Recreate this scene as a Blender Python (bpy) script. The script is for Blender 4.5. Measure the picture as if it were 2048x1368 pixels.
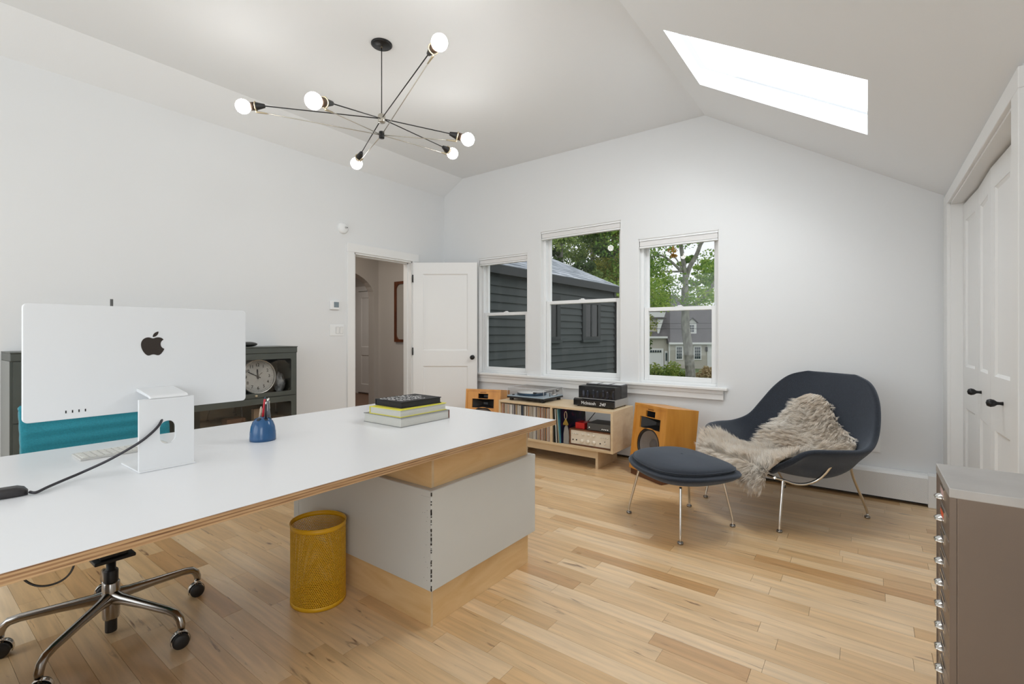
import bpy, bmesh, math, random
from mathutils import Vector, Matrix
R = math.radians
rnd = random.Random(7)
scene = bpy.context.scene
C = scene.collection
for o in list(bpy.data.objects): bpy.data.objects.remove(o)

# ---------------------------------------------------------------- camera, world, lights, exposure
CAM_H, YAW = 1.2, R(36.67)
cam = bpy.data.cameras.new('camera'); cam.sensor_width = 36; cam.lens = 955 / 2048 * 36
cam.shift_y = -17 / 2048; cam.clip_start = .03; cam.clip_end = 500
camo = bpy.data.objects.new('camera', cam); C.objects.link(camo)
camo.location = (0, 0, CAM_H); camo.rotation_euler = (R(90), 0, YAW); scene.camera = camo

world = bpy.data.worlds.new('overcast_sky'); scene.world = world; world.use_nodes = True
bg = world.node_tree.nodes['Background']
bg.inputs['Color'].default_value = (.93, .97, 1.0, 1); bg.inputs['Strength'].default_value = 1.05

def area_light(name, loc, rot, sx, sy, power, col=(1, 1, 1)):
    l = bpy.data.lights.new(name, 'AREA'); l.shape = 'RECTANGLE'; l.size = sx; l.size_y = sy; l.energy = power; l.color = col
    o = bpy.data.objects.new(name, l); C.objects.link(o); o.location = loc; o.rotation_euler = rot
    return o
# added fill light in an unseen opening of the wall behind the camera
area_light('window_daylight', (-2.0, -2.42, 1.65), (R(90), 0, 0), 3.6, 1.9, 50, (.90, .96, 1))
# added fill light for right-facing surfaces, in an unseen side wall opening
area_light('side_window_daylight', (.47, -1.2, 1.35), (0, R(90), 0), 1.2, 1.5, 24, (.90, .96, 1))
# daylight falling through the roof window
area_light('skylight_daylight', (-.283, 3.255, 3.066), (0, R(32), 0), 1.3, .9, 49, (.93, .97, 1))
# added light that lifts the dim hallway, no fixture there
area_light('hallway_lamp', (-5.1, 3.0, 2.5), (0, 0, 0), .4, .4, 10, (1, .9, .78))
area_light('far_room_lamp', (-7.2, 4.6, 2.5), (0, 0, 0), .4, .4, 14, (1, .9, .8))  # added light to brighten the room past the arch, no fixture there
BULB_STRENGTH = 33

vs = scene.view_settings
vs.view_transform = 'Standard'; vs.look = 'None'; vs.gamma = 1; vs.use_curve_mapping = False; vs.exposure = 0.0

# ---------------------------------------------------------------- materials
MATS = {}
def nodes_of(name):
    m = bpy.data.materials.new(name); m.use_nodes = True
    nt = m.node_tree; b = nt.nodes['Principled BSDF']
    return m, nt, nt.nodes, nt.links, b
def P(name, col, rough=.5, metal=0, bump=0, bscale=60, var=0, vscale=8, spec=None, coat=0, sheen=0, alpha=None, stretch=None, emit=0, coords='Object'):
    """a procedural paint/wood/metal: base colour with noise variation and fine relief"""
    if name in MATS: return MATS[name]
    m, nt, N, L, b = nodes_of(name); MATS[name] = m
    b.inputs['Base Color'].default_value = (*col, 1); b.inputs['Roughness'].default_value = rough; b.inputs['Metallic'].default_value = metal
    if spec is not None: b.inputs['Specular IOR Level'].default_value = spec
    if coat: b.inputs['Coat Weight'].default_value = coat; b.inputs['Coat Roughness'].default_value = .1
    if sheen: b.inputs['Sheen Weight'].default_value = sheen; b.inputs['Sheen Tint'].default_value = (.75, .85, 1, 1); b.inputs['Sheen Roughness'].default_value = .5
    if emit: b.inputs['Emission Color'].default_value = (*col, 1); b.inputs['Emission Strength'].default_value = emit
    tc = N.new('ShaderNodeTexCoord'); src = tc.outputs[coords]
    if stretch:
        mp = N.new('ShaderNodeMapping'); mp.inputs['Scale'].default_value = stretch; L.new(src, mp.inputs[0]); src = mp.outputs[0]
    if var:
        n = N.new('ShaderNodeTexNoise'); n.inputs['Scale'].default_value = vscale; n.inputs['Detail'].default_value = 5; L.new(src, n.inputs['Vector'])
        r = N.new('ShaderNodeValToRGB'); r.color_ramp.elements[0].position = .3; r.color_ramp.elements[1].position = .7
        r.color_ramp.elements[0].color = (*[c * (1 - var) for c in col], 1); r.color_ramp.elements[1].color = (*[min(1, c * (1 + var)) for c in col], 1)
        L.new(n.outputs['Fac'], r.inputs[0]); L.new(r.outputs[0], b.inputs['Base Color'])
    if bump:
        n = N.new('ShaderNodeTexNoise'); n.inputs['Scale'].default_value = bscale; n.inputs['Detail'].default_value = 3; L.new(src, n.inputs['Vector'])
        bp = N.new('ShaderNodeBump'); bp.inputs['Strength'].default_value = bump; bp.inputs['Distance'].default_value = .01
        L.new(n.outputs['Fac'], bp.inputs['Height']); L.new(bp.outputs[0], b.inputs['Normal'])
    return m
def glass(name, fac=.014, tint=(1, 1, 1), rough=.0):
    """thin pane: mostly clear with a weak mirror reflection that rises at grazing angles"""
    if name in MATS: return MATS[name]
    m, nt, N, L, b = nodes_of(name); MATS[name] = m; N.remove(b)
    out = N['Material Output']; t = N.new('ShaderNodeBsdfTransparent'); t.inputs[0].default_value = (*tint, 1)
    g = N.new('ShaderNodeBsdfGlossy'); g.inputs['Roughness'].default_value = rough
    f = N.new('ShaderNodeLayerWeight'); f.inputs['Blend'].default_value = .15
    mu = N.new('ShaderNodeMath'); mu.operation = 'MULTIPLY_ADD'; mu.inputs[1].default_value = .1; mu.inputs[2].default_value = fac
    L.new(f.outputs['Fresnel'], mu.inputs[0]); mx = N.new('ShaderNodeMixShader')
    L.new(mu.outputs[0], mx.inputs[0]); L.new(t.outputs[0], mx.inputs[1]); L.new(g.outputs[0], mx.inputs[2]); L.new(mx.outputs[0], out.inputs[0])
    return m
def wood(name, c0, c1, rough=.4, stretch=(1.5, 14, 14), scale=2.2, streak=.5, coat=0, bump=.06):
    if name in MATS: return MATS[name]
    m, nt, N, L, b = nodes_of(name); MATS[name] = m
    b.inputs['Roughness'].default_value = rough
    if coat: b.inputs['Coat Weight'].default_value = coat; b.inputs['Coat Roughness'].default_value = .2
    tc = N.new('ShaderNodeTexCoord'); mp = N.new('ShaderNodeMapping'); mp.inputs['Scale'].default_value = stretch; L.new(tc.outputs['Object'], mp.inputs[0])
    n = N.new('ShaderNodeTexNoise'); n.inputs['Scale'].default_value = scale; n.inputs['Detail'].default_value = 7; n.inputs['Distortion'].default_value = streak
    L.new(mp.outputs[0], n.inputs['Vector'])
    r = N.new('ShaderNodeValToRGB'); r.color_ramp.elements[0].position = .32; r.color_ramp.elements[1].position = .68
    r.color_ramp.elements[0].color = (*c0, 1); r.color_ramp.elements[1].color = (*c1, 1)
    L.new(n.outputs['Fac'], r.inputs[0]); L.new(r.outputs[0], b.inputs['Base Color'])
    bp = N.new('ShaderNodeBump'); bp.inputs['Strength'].default_value = bump; bp.inputs['Distance'].default_value = .004; L.new(n.outputs['Fac'], bp.inputs['Height']); L.new(bp.outputs[0], b.inputs['Normal'])
    return m

WALL = P('wall_paint', (.775, .785, .79), .85, bump=.03, bscale=220)
CEIL = P('ceiling_paint', (.85, .87, .885), .9, bump=.03, bscale=220)
TRIM = P('white_trim_paint', (.82, .82, .81), .42, bump=.01, bscale=90)
VINYL = P('white_vinyl', (.84, .85, .85), .35, bump=.005)
SHADE = P('white_shade_fabric', (.75, .74, .73), .8, bump=.05, bscale=300)
LAMI = P('white_laminate', (.80, .805, .82), .28, bump=.006, bscale=400)
BLACK = P('black_metal', (.012, .012, .013), .35, .3, bump=.01)
BLKPL = P('black_plastic', (.015, .015, .016), .45, bump=.02, bscale=200)
CHROME = P('chrome', (.72, .70, .67), .14, 1, bump=.003)
ALU = P('polished_aluminium', (.40, .38, .36), .22, 1, bump=.01, bscale=40)
SILVER = P('silver_aluminium', (.77, .78, .79), .42, .15, bump=.004, bscale=500)
BRASS = P('dull_brass', (.55, .47, .33), .4, .8, bump=.02)
NICKEL = P('brushed_nickel', (.50, .47, .41), .35, .85, bump=.02)
TEAL = P('teal_wool', (.018, .23, .29), .9, bump=.25, bscale=420, var=.12, vscale=160, sheen=.3)
CHAR = P('charcoal_wool', (.014, .018, .027), .95, bump=.35, bscale=420, var=.5, vscale=200, sheen=.3)
PLY = wood('birch_ply_face', (.70, .45, .205), (.80, .565, .30), .38, (1.2, 1.2, 6), 2.4, 1.2)
PLYPALE = wood('pale_birch_ply', (.64, .47, .28), (.74, .58, .38), .4, (1.2, 3, 6), 2.2, .8)
SPKWOOD = wood('amber_oak_veneer', (.55, .225, .034), (.68, .31, .056), .36, (4, 4, .7), 3, .5, bump=.03)
WALNUT = wood('walnut_case', (.10, .035, .014), (.17, .062, .025), .35, (2, 9, 9), 3)
TEAK = wood('teak_frame', (.10, .028, .010), (.15, .045, .016), .4, (6, 6, 1.2), 3)
HALLFLOOR = wood('brown_hall_floor', (.17, .085, .045), (.24, .125, .068), .35, (1.2, 14, 1), 2)
HALLWALL = P('hall_wall_paint', (.56, .53, .50), .85, bump=.03, bscale=200)
GREYMETAL = P('grey_green_enamel', (.085, .095, .085), .38, .2, bump=.03, bscale=60, var=.08, vscale=5)
GREYSIDE = P('grey_enamel_end', (.28, .29, .28), .42, .1, bump=.03, bscale=60)
BLUE = P('blue_glossy_plastic', (.018, .085, .21), .18, bump=.004)
DARKHOLE = P('dark_hole', (.006, .006, .007), .9)

def ply_edge():
    m, nt, N, L, b = nodes_of('plywood_edge'); MATS['plywood_edge'] = m
    b.inputs['Roughness'].default_value = .55
    g = N.new('ShaderNodeNewGeometry'); sx = N.new('ShaderNodeSeparateXYZ'); L.new(g.outputs['Position'], sx.inputs[0])
    w = N.new('ShaderNodeMath'); w.operation = 'MULTIPLY'; w.inputs[1].default_value = 1 / .0042; L.new(sx.outputs['Z'], w.inputs[0])
    pp = N.new('ShaderNodeMath'); pp.operation = 'PINGPONG'; pp.inputs[1].default_value = 1; L.new(w.outputs[0], pp.inputs[0])
    mp = N.new('ShaderNodeMapping'); mp.inputs['Scale'].default_value = (9, 9, 420); L.new(g.outputs['Position'], mp.inputs[0])
    n = N.new('ShaderNodeTexNoise'); n.inputs['Scale'].default_value = 1; n.inputs['Detail'].default_value = 4; L.new(mp.outputs[0], n.inputs['Vector'])
    mx = N.new('ShaderNodeMath'); mx.operation = 'MULTIPLY_ADD'; mx.inputs[1].default_value = .45; L.new(pp.outputs[0], mx.inputs[0]); L.new(n.outputs['Fac'], mx.inputs[2])
    r = N.new('ShaderNodeValToRGB'); e = r.color_ramp.elements
    e[0].position = .38; e[0].color = (.14, .065, .03, 1); e[1].position = .95; e[1].color = (.55, .36, .19, 1); k = e.new(.6); k.color = (.36, .20, .095, 1)
    L.new(mx.outputs[0], r.inputs[0]); L.new(r.outputs[0], b.inputs['Base Color']); return m
PLYEDGE = ply_edge()

def floor_mat():
    m, nt, N, L, b = nodes_of('maple_floor'); MATS['maple_floor'] = m
    a = N.new('ShaderNodeAttribute'); a.attribute_name = 'tint'
    g = N.new('ShaderNodeNewGeometry'); off = N.new('ShaderNodeVectorMath'); off.operation = 'SCALE'; off.inputs['Scale'].default_value = 37
    cx = N.new('ShaderNodeCombineXYZ'); [L.new(a.outputs['Fac'], cx.inputs[i]) for i in range(3)]; L.new(cx.outputs[0], off.inputs[0])
    ad = N.new('ShaderNodeVectorMath'); ad.operation = 'ADD'; L.new(g.outputs['Position'], ad.inputs[0]); L.new(off.outputs[0], ad.inputs[1])
    def noise(sc, scale, det=6, dist=.4):
        mp = N.new('ShaderNodeMapping'); mp.inputs['Scale'].default_value = sc; L.new(ad.outputs[0], mp.inputs[0])
        n = N.new('ShaderNodeTexNoise'); n.inputs['Scale'].default_value = scale; n.inputs['Detail'].default_value = det; n.inputs['Distortion'].default_value = dist
        L.new(mp.outputs[0], n.inputs['Vector']); return n.outputs['Fac']
    base = N.new('ShaderNodeValToRGB'); e = base.color_ramp.elements
    e[0].color = (.58, .33, .14, 1); e[1].color = (.84, .62, .385, 1); k = e.new(.15); k.color = (.70, .455, .225, 1); k = e.new(.7); k.color = (.79, .55, .305, 1)
    L.new(a.outputs['Fac'], base.inputs[0])
    gr = N.new('ShaderNodeMapRange'); gr.inputs['From Min'].default_value = .3; gr.inputs['From Max'].default_value = .7; gr.inputs['To Min'].default_value = .82; gr.inputs['To Max'].default_value = 1.1
    L.new(noise((1.2, 16, 1), 2.6), gr.inputs['Value'])
    mul = N.new('ShaderNodeVectorMath'); mul.operation = 'SCALE'; L.new(base.outputs[0], mul.inputs[0]); L.new(gr.outputs[0], mul.inputs['Scale'])
    st = N.new('ShaderNodeMapRange'); st.inputs['From Min'].default_value = .645; st.inputs['From Max'].default_value = .75; L.new(noise((1.1, 9, 1), 2.4, 8, 1.6), st.inputs['Value'])
    mx = N.new('ShaderNodeMix'); mx.data_type = 'RGBA'; mx.inputs['B'].default_value = (.19, .085, .04, 1)
    L.new(st.outputs[0], mx.inputs['Factor']); L.new(mul.outputs[0], mx.inputs['A']); L.new(mx.outputs['Result'], b.inputs['Base Color'])
    rr = N.new('ShaderNodeMapRange'); rr.inputs['To Min'].default_value = .24; rr.inputs['To Max'].default_value = .36; L.new(noise((1, 4, 1), 3), rr.inputs['Value']); L.new(rr.outputs[0], b.inputs['Roughness']); b.inputs['Coat Weight'].default_value = .55; b.inputs['Coat Roughness'].default_value = .3
    bp = N.new('ShaderNodeBump'); bp.inputs['Strength'].default_value = .05; bp.inputs['Distance'].default_value = .003; L.new(noise((2, 30, 1), 4), bp.inputs['Height']); L.new(bp.outputs[0], b.inputs['Normal'])
    return m
FLOOR = floor_mat()

def dots_mat(name, col, dark, pitch, radius, axes=('X', 'Z'), rough=.45, metal=0):
    """punched sheet seen from far: a staggered grid of dark holes"""
    m, nt, N, L, b = nodes_of(name); MATS[name] = m; b.inputs['Roughness'].default_value = rough; b.inputs['Metallic'].default_value = metal
    g = N.new('ShaderNodeNewGeometry'); s = N.new('ShaderNodeSeparateXYZ'); L.new(g.outputs['Position'], s.inputs[0])
    def M(op, *ins):
        n = N.new('ShaderNodeMath'); n.operation = op
        for i, v in enumerate(ins):
            if isinstance(v, (int, float)): n.inputs[i].default_value = v
            else: L.new(v, n.inputs[i])
        return n.outputs[0]
    def grid(ox, oz):
        fx = M('SUBTRACT', M('FRACT', M('ADD', M('DIVIDE', s.outputs[axes[0]], pitch), ox)), .5)
        fz = M('SUBTRACT', M('FRACT', M('ADD', M('DIVIDE', s.outputs[axes[1]], pitch), oz)), .5)
        return M('ADD', M('MULTIPLY', fx, fx), M('MULTIPLY', fz, fz))
    d = M('MINIMUM', grid(100, 100), grid(100.5, 100.5))
    mx = N.new('ShaderNodeMix'); mx.data_type = 'RGBA'; mx.inputs['A'].default_value = (*col, 1); mx.inputs['B'].default_value = (*dark, 1)
    L.new(M('LESS_THAN', d, radius * radius), mx.inputs['Factor']); L.new(mx.outputs['Result'], b.inputs['Base Color']); return m
GRILLE = dots_mat('punched_white_grille', (.88, .88, .87), (.58, .58, .58), .009, .25)

def worn_paint():
    m, nt, N, L, b = nodes_of('worn_grey_paint'); MATS['worn_grey_paint'] = m; b.inputs['Roughness'].default_value = .42
    n = N.new('ShaderNodeTexNoise'); n.inputs['Scale'].default_value = 3; n.inputs['Detail'].default_value = 4
    r = N.new('ShaderNodeValToRGB'); r.color_ramp.elements[0].color = (.61, .615, .59, 1); r.color_ramp.elements[1].color = (.65, .655, .63, 1)
    L.new(n.outputs['Fac'], r.inputs[0]); L.new(r.outputs[0], b.inputs['Base Color']); return m
WORN = worn_paint()

# ---------------------------------------------------------------- mesh helpers
class MB:
    def __init__(s): s.v = []; s.f = []; s.sm = []
    def add(s, vs, fs, smooth=False):
        k = len(s.v); s.v += [tuple(p) for p in vs]; s.f += [tuple(i + k for i in f) for f in fs]; s.sm += [smooth] * len(fs); return s
    def box(s, x0, x1, y0, y1, z0, z1, M=None):
        x0, x1 = min(x0, x1), max(x0, x1); y0, y1 = min(y0, y1), max(y0, y1); z0, z1 = min(z0, z1), max(z0, z1)
        vs = [(x, y, z) for z in (z0, z1) for y in (y0, y1) for x in (x0, x1)]
        if M: vs = [M @ Vector(p) for p in vs]
        return s.add(vs, [(0, 2, 3, 1), (4, 5, 7, 6), (0, 1, 5, 4), (2, 6, 7, 3), (0, 4, 6, 2), (1, 3, 7, 5)])
    def tube(s, pts, r, n=10, cap=True, closed=False):
        pts = [Vector(p) for p in pts]; m = len(pts); rs = r if isinstance(r, (list, tuple)) else [r] * m
        up = None; rings = []
        for i, p in enumerate(pts):
            a = pts[(i - 1) % m] if (i > 0 or closed) else p; b = pts[(i + 1) % m] if (i < m - 1 or closed) else p
            t = (b - a).normalized()
            if up is None: up = t.orthogonal().normalized()
            up = (up - t * up.dot(t)); up = up.normalized() if up.length > 1e-6 else t.orthogonal().normalized()
            w = t.cross(up); rings.append([p + (up * math.cos(2 * math.pi * j / n) + w * math.sin(2 * math.pi * j / n)) * rs[i] for j in range(n)])
        vs = [q for ring in rings for q in ring]; fs = []
        for i in range(m if closed else m - 1):
            i2 = (i + 1) % m
            fs += [(i * n + j, i * n + (j + 1) % n, i2 * n + (j + 1) % n, i2 * n + j) for j in range(n)]
        s.add(vs, fs, True)
        if cap and not closed:
            k = len(s.v) - len(vs)
            s.f += [tuple(k + j for j in reversed(range(n))), tuple(k + (m - 1) * n + j for j in range(n))]; s.sm += [False, False]
        return s
    def cyl(s, p0, p1, r0, r1=None, n=20): return s.tube([p0, p1], [r0, r0 if r1 is None else r1], n)
    def lathe(s, prof, c=(0, 0, 0), axis=(0, 0, 1), n=28, smooth=True):
        q = Vector((0, 0, 1)).rotation_difference(Vector(axis).normalized()); c = Vector(c); vs = []; m = len(prof)
        for r, z in prof:
            for j in range(n):
                a = 2 * math.pi * j / n; vs.append(c + q @ Vector((max(r, 1e-5) * math.cos(a), max(r, 1e-5) * math.sin(a), z)))
        fs = [(i * n + j, i * n + (j + 1) % n, (i + 1) * n + (j + 1) % n, (i + 1) * n + j) for i in range(m - 1) for j in range(n)]
        return s.add(vs, fs, smooth)
    def sphere(s, c, r, n=20, m=12, sc=(1, 1, 1)):
        vs = []; 
        for i in range(m + 1):
            th = math.pi * i / m; rr = max(math.sin(th), 1e-4)
            vs += [(c[0] + sc[0] * r * rr * math.cos(2 * math.pi * j / n), c[1] + sc[1] * r * rr * math.sin(2 * math.pi * j / n), c[2] - sc[2] * r * math.cos(th)) for j in range(n)]
        return s.add(vs, [(i * n + j, i * n + (j + 1) % n, (i + 1) * n + (j + 1) % n, (i + 1) * n + j) for i in range(m) for j in range(n)], True)
    def prism(s, poly, a0, a1, plane='XZ', M=None):
        """polygon in a plane, swept along the remaining axis from a0 to a1"""
        def pt(p, a): return {'XZ': (p[0], a, p[1]), 'YZ': (a, p[0], p[1]), 'XY': (p[0], p[1], a)}[plane]
        n = len(poly); vs = [pt(p, a0) for p in poly] + [pt(p, a1) for p in poly]
        if M: vs = [M @ Vector(p) for p in vs]
        return s.add(vs, [tuple(range(n)), tuple(reversed(range(n, 2 * n)))] + [(i, (i + n), (i + 1) % n + n, (i + 1) % n) for i in range(n)])
    def grid(s, nu, nv, fn, smooth=True, wrap=False):
        vs = [fn(i / (nu - (0 if wrap else 1)), j / (nv - 1)) for j in range(nv) for i in range(nu)]
        return s.add(vs, [(j * nu + i, j * nu + (i + 1) % nu, (j + 1) * nu + (i + 1) % nu, (j + 1) * nu + i) for j in range(nv - 1) for i in range(nu if wrap else nu - 1)], smooth)
    def xf(s, M): s.v = [tuple(M @ Vector(p)) for p in s.v]; return s

def obj(name, mb, mat, parent=None, bevel=0, seg=2, label=None, cat=None, group=None, kind=None, fix=True, mods=()):
    me = bpy.data.meshes.new(name)
    v = mb.v; off = Vector((0, 0, 0))
    if parent is None and v:
        xs, ys, zs = zip(*v); off = Vector(((min(xs) + max(xs)) / 2, (min(ys) + max(ys)) / 2, min(zs)))
        v = [(a - off.x, b - off.y, c - off.z) for a, b, c in v]
    me.from_pydata(v, [], mb.f); me.polygons.foreach_set('use_smooth', mb.sm)
    if fix:
        bm = bmesh.new(); bm.from_mesh(me); bmesh.ops.recalc_face_normals(bm, faces=bm.faces); bm.to_mesh(me); bm.free()
    me.update(); me.materials.append(mat)
    o = bpy.data.objects.new(name, me); C.objects.link(o); o.location = off
    if parent: o.parent = parent
    if bevel:
        b = o.modifiers.new('bevel', 'BEVEL'); b.width = bevel; b.segments = seg; b.limit_method = 'ANGLE'; b.angle_limit = R(40)
    return tag(o, label, cat, group, kind)
def tag(o, label=None, cat=None, group=None, kind=None):
    for k, val in (('label', label), ('category', cat), ('group', group), ('kind', kind)):
        if val: o[k] = val
    return o
def thing(name, label, cat, loc=(0, 0, 0), rz=0, group=None, kind=None, rot=None):
    o = bpy.data.objects.new(name, None); C.objects.link(o); o.empty_display_size = .05
    o.location = loc; o.rotation_euler = rot or (0, 0, rz); return tag(o, label, cat, group, kind)
def copy_tree(o, parent=None):
    c = o.copy(); C.objects.link(c); c.parent = parent
    for ch in list(o.children): copy_tree(ch, c)
    return c
def wpart(name, mb, mat, root, **k):
    """a part whose vertices are given in world space"""
    rm = root.matrix_basis if root.parent is None else root.parent.matrix_basis @ root.matrix_basis
    mb.xf(rm.inverted()); return obj(name, mb, mat, root, **k)
def bx(*a): return MB().box(*a)
def struct(name, mb, mat, label, cat='wall', **k): return obj(name, mb, mat, label=label, cat=cat, kind='structure', **k)
_text_cache = {}
def text_mesh(txt, size, depth=.0004, align='CENTER', shear=0):
    cu = bpy.data.curves.new('lettering', 'FONT'); cu.body = txt; cu.size = size; cu.extrude = depth; cu.align_x = align; cu.align_y = 'CENTER'; cu.resolution_u = 3; cu.shear = shear; cu.offset = size * .012
    o = bpy.data.objects.new('lettering', cu); C.objects.link(o); bpy.context.view_layer.update()
    me = bpy.data.meshes.new_from_object(o.evaluated_get(bpy.context.evaluated_depsgraph_get()))
    vs = [tuple(v.co) for v in me.vertices]; fs = [tuple(p.vertices) for p in me.polygons]
    bpy.data.objects.remove(o); bpy.data.curves.remove(cu); bpy.data.meshes.remove(me)
    return MB().add(vs, fs)
def basis(o, x, y): # matrix that sends local x,y to the world directions x,y at o
    x = Vector(x).normalized(); y = Vector(y).normalized(); z = x.cross(y)
    return Matrix(((x.x, y.x, z.x, o[0]), (x.y, y.y, z.y, o[1]), (x.z, y.z, z.z, o[2]), (0, 0, 0, 1)))
def bez(pts, n=8):
    """smooth curve through points"""
    p = [Vector(q) for q in pts]; out = []
    for i in range(len(p) - 1):
        a = p[i - 1] if i else p[i]; b, c = p[i], p[i + 1]; d = p[i + 2] if i + 2 < len(p) else c
        for k in range(n):
            t = k / n; out.append(.5 * ((2 * b) + (c - a) * t + (2 * a - 5 * b + 4 * c - d) * t * t + (3 * b - a - 3 * c + d) * t ** 3))
    return out + [p[-1]]
# photograph pixel -> world (distance from the plane it touches)
def ray(u, v):
    t = (u - 1024) / 955; return Vector((-math.sin(YAW) + math.cos(YAW) * t, math.cos(YAW) + math.sin(YAW) * t, (667 - v) / 955))
def at_depth(u, v, d): r = ray(u, v) * d; return Vector((r.x, r.y, CAM_H + r.z))
def visible(p, m=60):
    d = -math.sin(YAW) * p[0] + math.cos(YAW) * p[1]
    if d < .2: return None
    r = math.cos(YAW) * p[0] + math.sin(YAW) * p[1]; u = 1024 + 955 * r / d; v = 667 - 955 * (p[2] - CAM_H) / d
    return d if -m < u < 2048 + m and -m < v < 1368 + m else None

# ---------------------------------------------------------------- room shell
XL, XR, YB, YF = -4.39, .437, 4.43, -2.6
ZL, ZC, ZR = 2.955, 3.14, 2.145      # top of left wall, flat ceiling, foot of the roof slope on the right
XA, XB = -4.07, -1.16                # where the flat ceiling begins and ends
SL = (ZC - ZR) / (XR - XB)           # fall of the slope
def zs(x): return ZC - SL * (x - XB)

# floor: a slab with every board laid on it
fl = struct('floor', bx(XL - .12, XR + .8, YF - .1, YB + .1, -.16, -.0135), P('subfloor', (.12, .07, .04), .9), 'honey coloured maple strip floor running under desk and chairs', 'floor')
boards = []
BW = .083; y = YF; row = 0
while y < YB - .005:
    w = min(BW, YB - y); x = XL - rnd.uniform(0, .8)
    while x < XR + .06:
        ln = rnd.choice((.32, .45, .6, .75, .95, 1.2)) * rnd.uniform(.85, 1.15); a, b = max(x, XL), min(x + ln, XR + .06); x += ln
        if b - a > .02: boards.append((a, b, y, y + w, rnd.random()))
    y += w
def seen(b):
    best = 0
    for fx in (.1, .5, .9):
        p = (b[0] + (b[1] - b[0]) * fx, (b[2] + b[3]) / 2, 0); d = visible(p, 20)
        if d: best = max(best, (b[1] - b[0]) * BW / d ** 3)
    x, yy = (b[0] + b[1]) / 2, b[2]
    if -2.4 < x < -1.45 and 1.4 < yy < 2.0: best = 0            # under the pedestal
    return best
boards.sort(key=seen, reverse=True)
def board_mb(b): return bx(b[0] + .0005, b[1] - .0005, b[2] + .0004, b[3] - .0004, -.013, -.0003 * b[4])
def set_tint(o, vals):
    at = o.data.attributes.new('tint', 'FLOAT', 'FACE'); at.data.foreach_set('value', vals)
for b in boards[:298]:
    o = obj('floor_board', board_mb(b), FLOOR); set_tint(o, [b[4]] * 6)
    o.parent = fl; o.location -= fl.location
rest = MB(); tv = []
for b in boards[298:]: rest.box(b[0] + .0005, b[1] - .0005, b[2] + .0004, b[3] - .0004, -.013, -.0003 * b[4]); tv += [b[4]] * 6
o = obj('floor_boards', rest, FLOOR, kind='stuff'); set_tint(o, tv); o.parent = fl; o.location -= fl.location

# left wall with the doorway
DY0, DY1, DZ = 3.076, 3.882, 2.06
w = MB().box(XL - .12, XL, YF, DY0, 0, ZL + .12).box(XL - .12, XL, DY1, YB + .15, 0, ZL + .12).box(XL - .12, XL, DY0, DY1, DZ, ZL + .12)
struct('wall_left', w, WALL, 'plain white long wall behind the desk with the doorway', 'wall')
# back wall with three window openings
WIN = [(-3.805, -3.08, .73, 2.115), (-2.905, -1.955, .73, 2.326), (-1.778, -1.042, .73, 2.112)]
w = MB(); ya, yb = YB, YB + .16
w.box(XL - .2, XR + .9, ya, yb, -.1, .73)
for x0, x1 in ((XL - .2, WIN[0][0]), (WIN[0][1], WIN[1][0]), (WIN[1][1], WIN[2][0]), (WIN[2][1], XR + .9)): w.box(x0, x1, ya, yb, .73, ZR)
w.box(WIN[0][0], WIN[0][1], ya, yb, WIN[0][3], ZR); w.box(WIN[2][0], WIN[2][1], ya, yb, WIN[2][3], ZR)
zt = WIN[1][3]; w.box(XL - .2, WIN[1][0], ya, yb, ZR, zt); w.prism([(WIN[1][1], ZR), (XR + .9, ZR), (XR + .9, zt), (WIN[1][1], zt)], ya, yb)
w.prism([(XL - .2, zt), (XR + .9, zt), (XR + .9, 3.4), (XL - .2, 3.4)], ya, yb)
struct('wall_back', w, WALL, 'white end wall with three double hung windows', 'wall')
# right wall around the closet opening
CY0, CY1, CZ = 2.47, 4.20, 2.05
w = MB().box(XR, XR + .12, CY1, YB + .1, 0, 2.3).box(XR, XR + .12, -.42, CY0, 0, 2.3).box(XR, XR + .12, YF, -1.98, 0, 2.3).box(XR, XR + .12, -1.98, -.42, 0, .72).box(XR, XR + .12, -1.98, -.42, 1.98, 2.3).box(XR, XR + .12, CY0, CY1, CZ, 2.3)  # unseen rear opening added to let in the side fill light
struct('wall_right', w, WALL, 'low white side wall holding the folding closet doors', 'wall')
struct('wall_closet', MB().box(1.0, 1.08, CY0 - .2, YB + .1, 0, 2.3).box(XR + .12, 1.0, CY0 - .2, CY0 - .1, 0, 2.3).box(XR + .12, 1.0, CY0 - .1, YB, 2.2, 2.3), WALL, 'inside walls of the closet behind its folding doors', 'wall')
# wall behind the camera with a broad opening made for the fill light
w = MB().box(XL - .12, -3.85, YF - .12, YF, 0, 3.3).box(-.15, XR + .12, YF - .12, YF, 0, 3.3).box(-3.85, -.15, YF - .12, YF, 0, .68).box(-3.85, -.15, YF - .12, YF, 2.62, 3.3)
struct('wall_front', w, WALL, 'white wall behind the camera with a broad window opening', 'wall')
# ceiling: flat middle, short slope on the left, long slope on the right with the roof window
SX0, SX1, SY0, SY1 = -.99, .0, 2.86, 3.647
T = .12
c = MB()
c.prism([(XA, ZC), (XB, ZC), (XB, ZC + T), (XA, ZC + T)], YF - .1, YB + .1)
c.prism([(XL - .13, ZL - .076), (XA, ZC), (XA, ZC + T), (XL - .13, ZL + T)], YF - .1, YB + .1)
def slope(x0, x1, y0, y1): c.prism([(x0, zs(x0)), (x1, zs(x1)), (x1, zs(x1) + T), (x0, zs(x0) + T)], y0, y1)
slope(XB, SX0, YF - .1, YB + .1); slope(SX1, XR + .13, YF - .1, YB + .1); slope(SX0, SX1, YF - .1, SY0); slope(SX0, SX1, SY1, YB + .1)
struct('ceiling', c, CEIL, 'white ceiling, flat in the middle and sloping down at both sides', 'ceiling')
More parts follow.
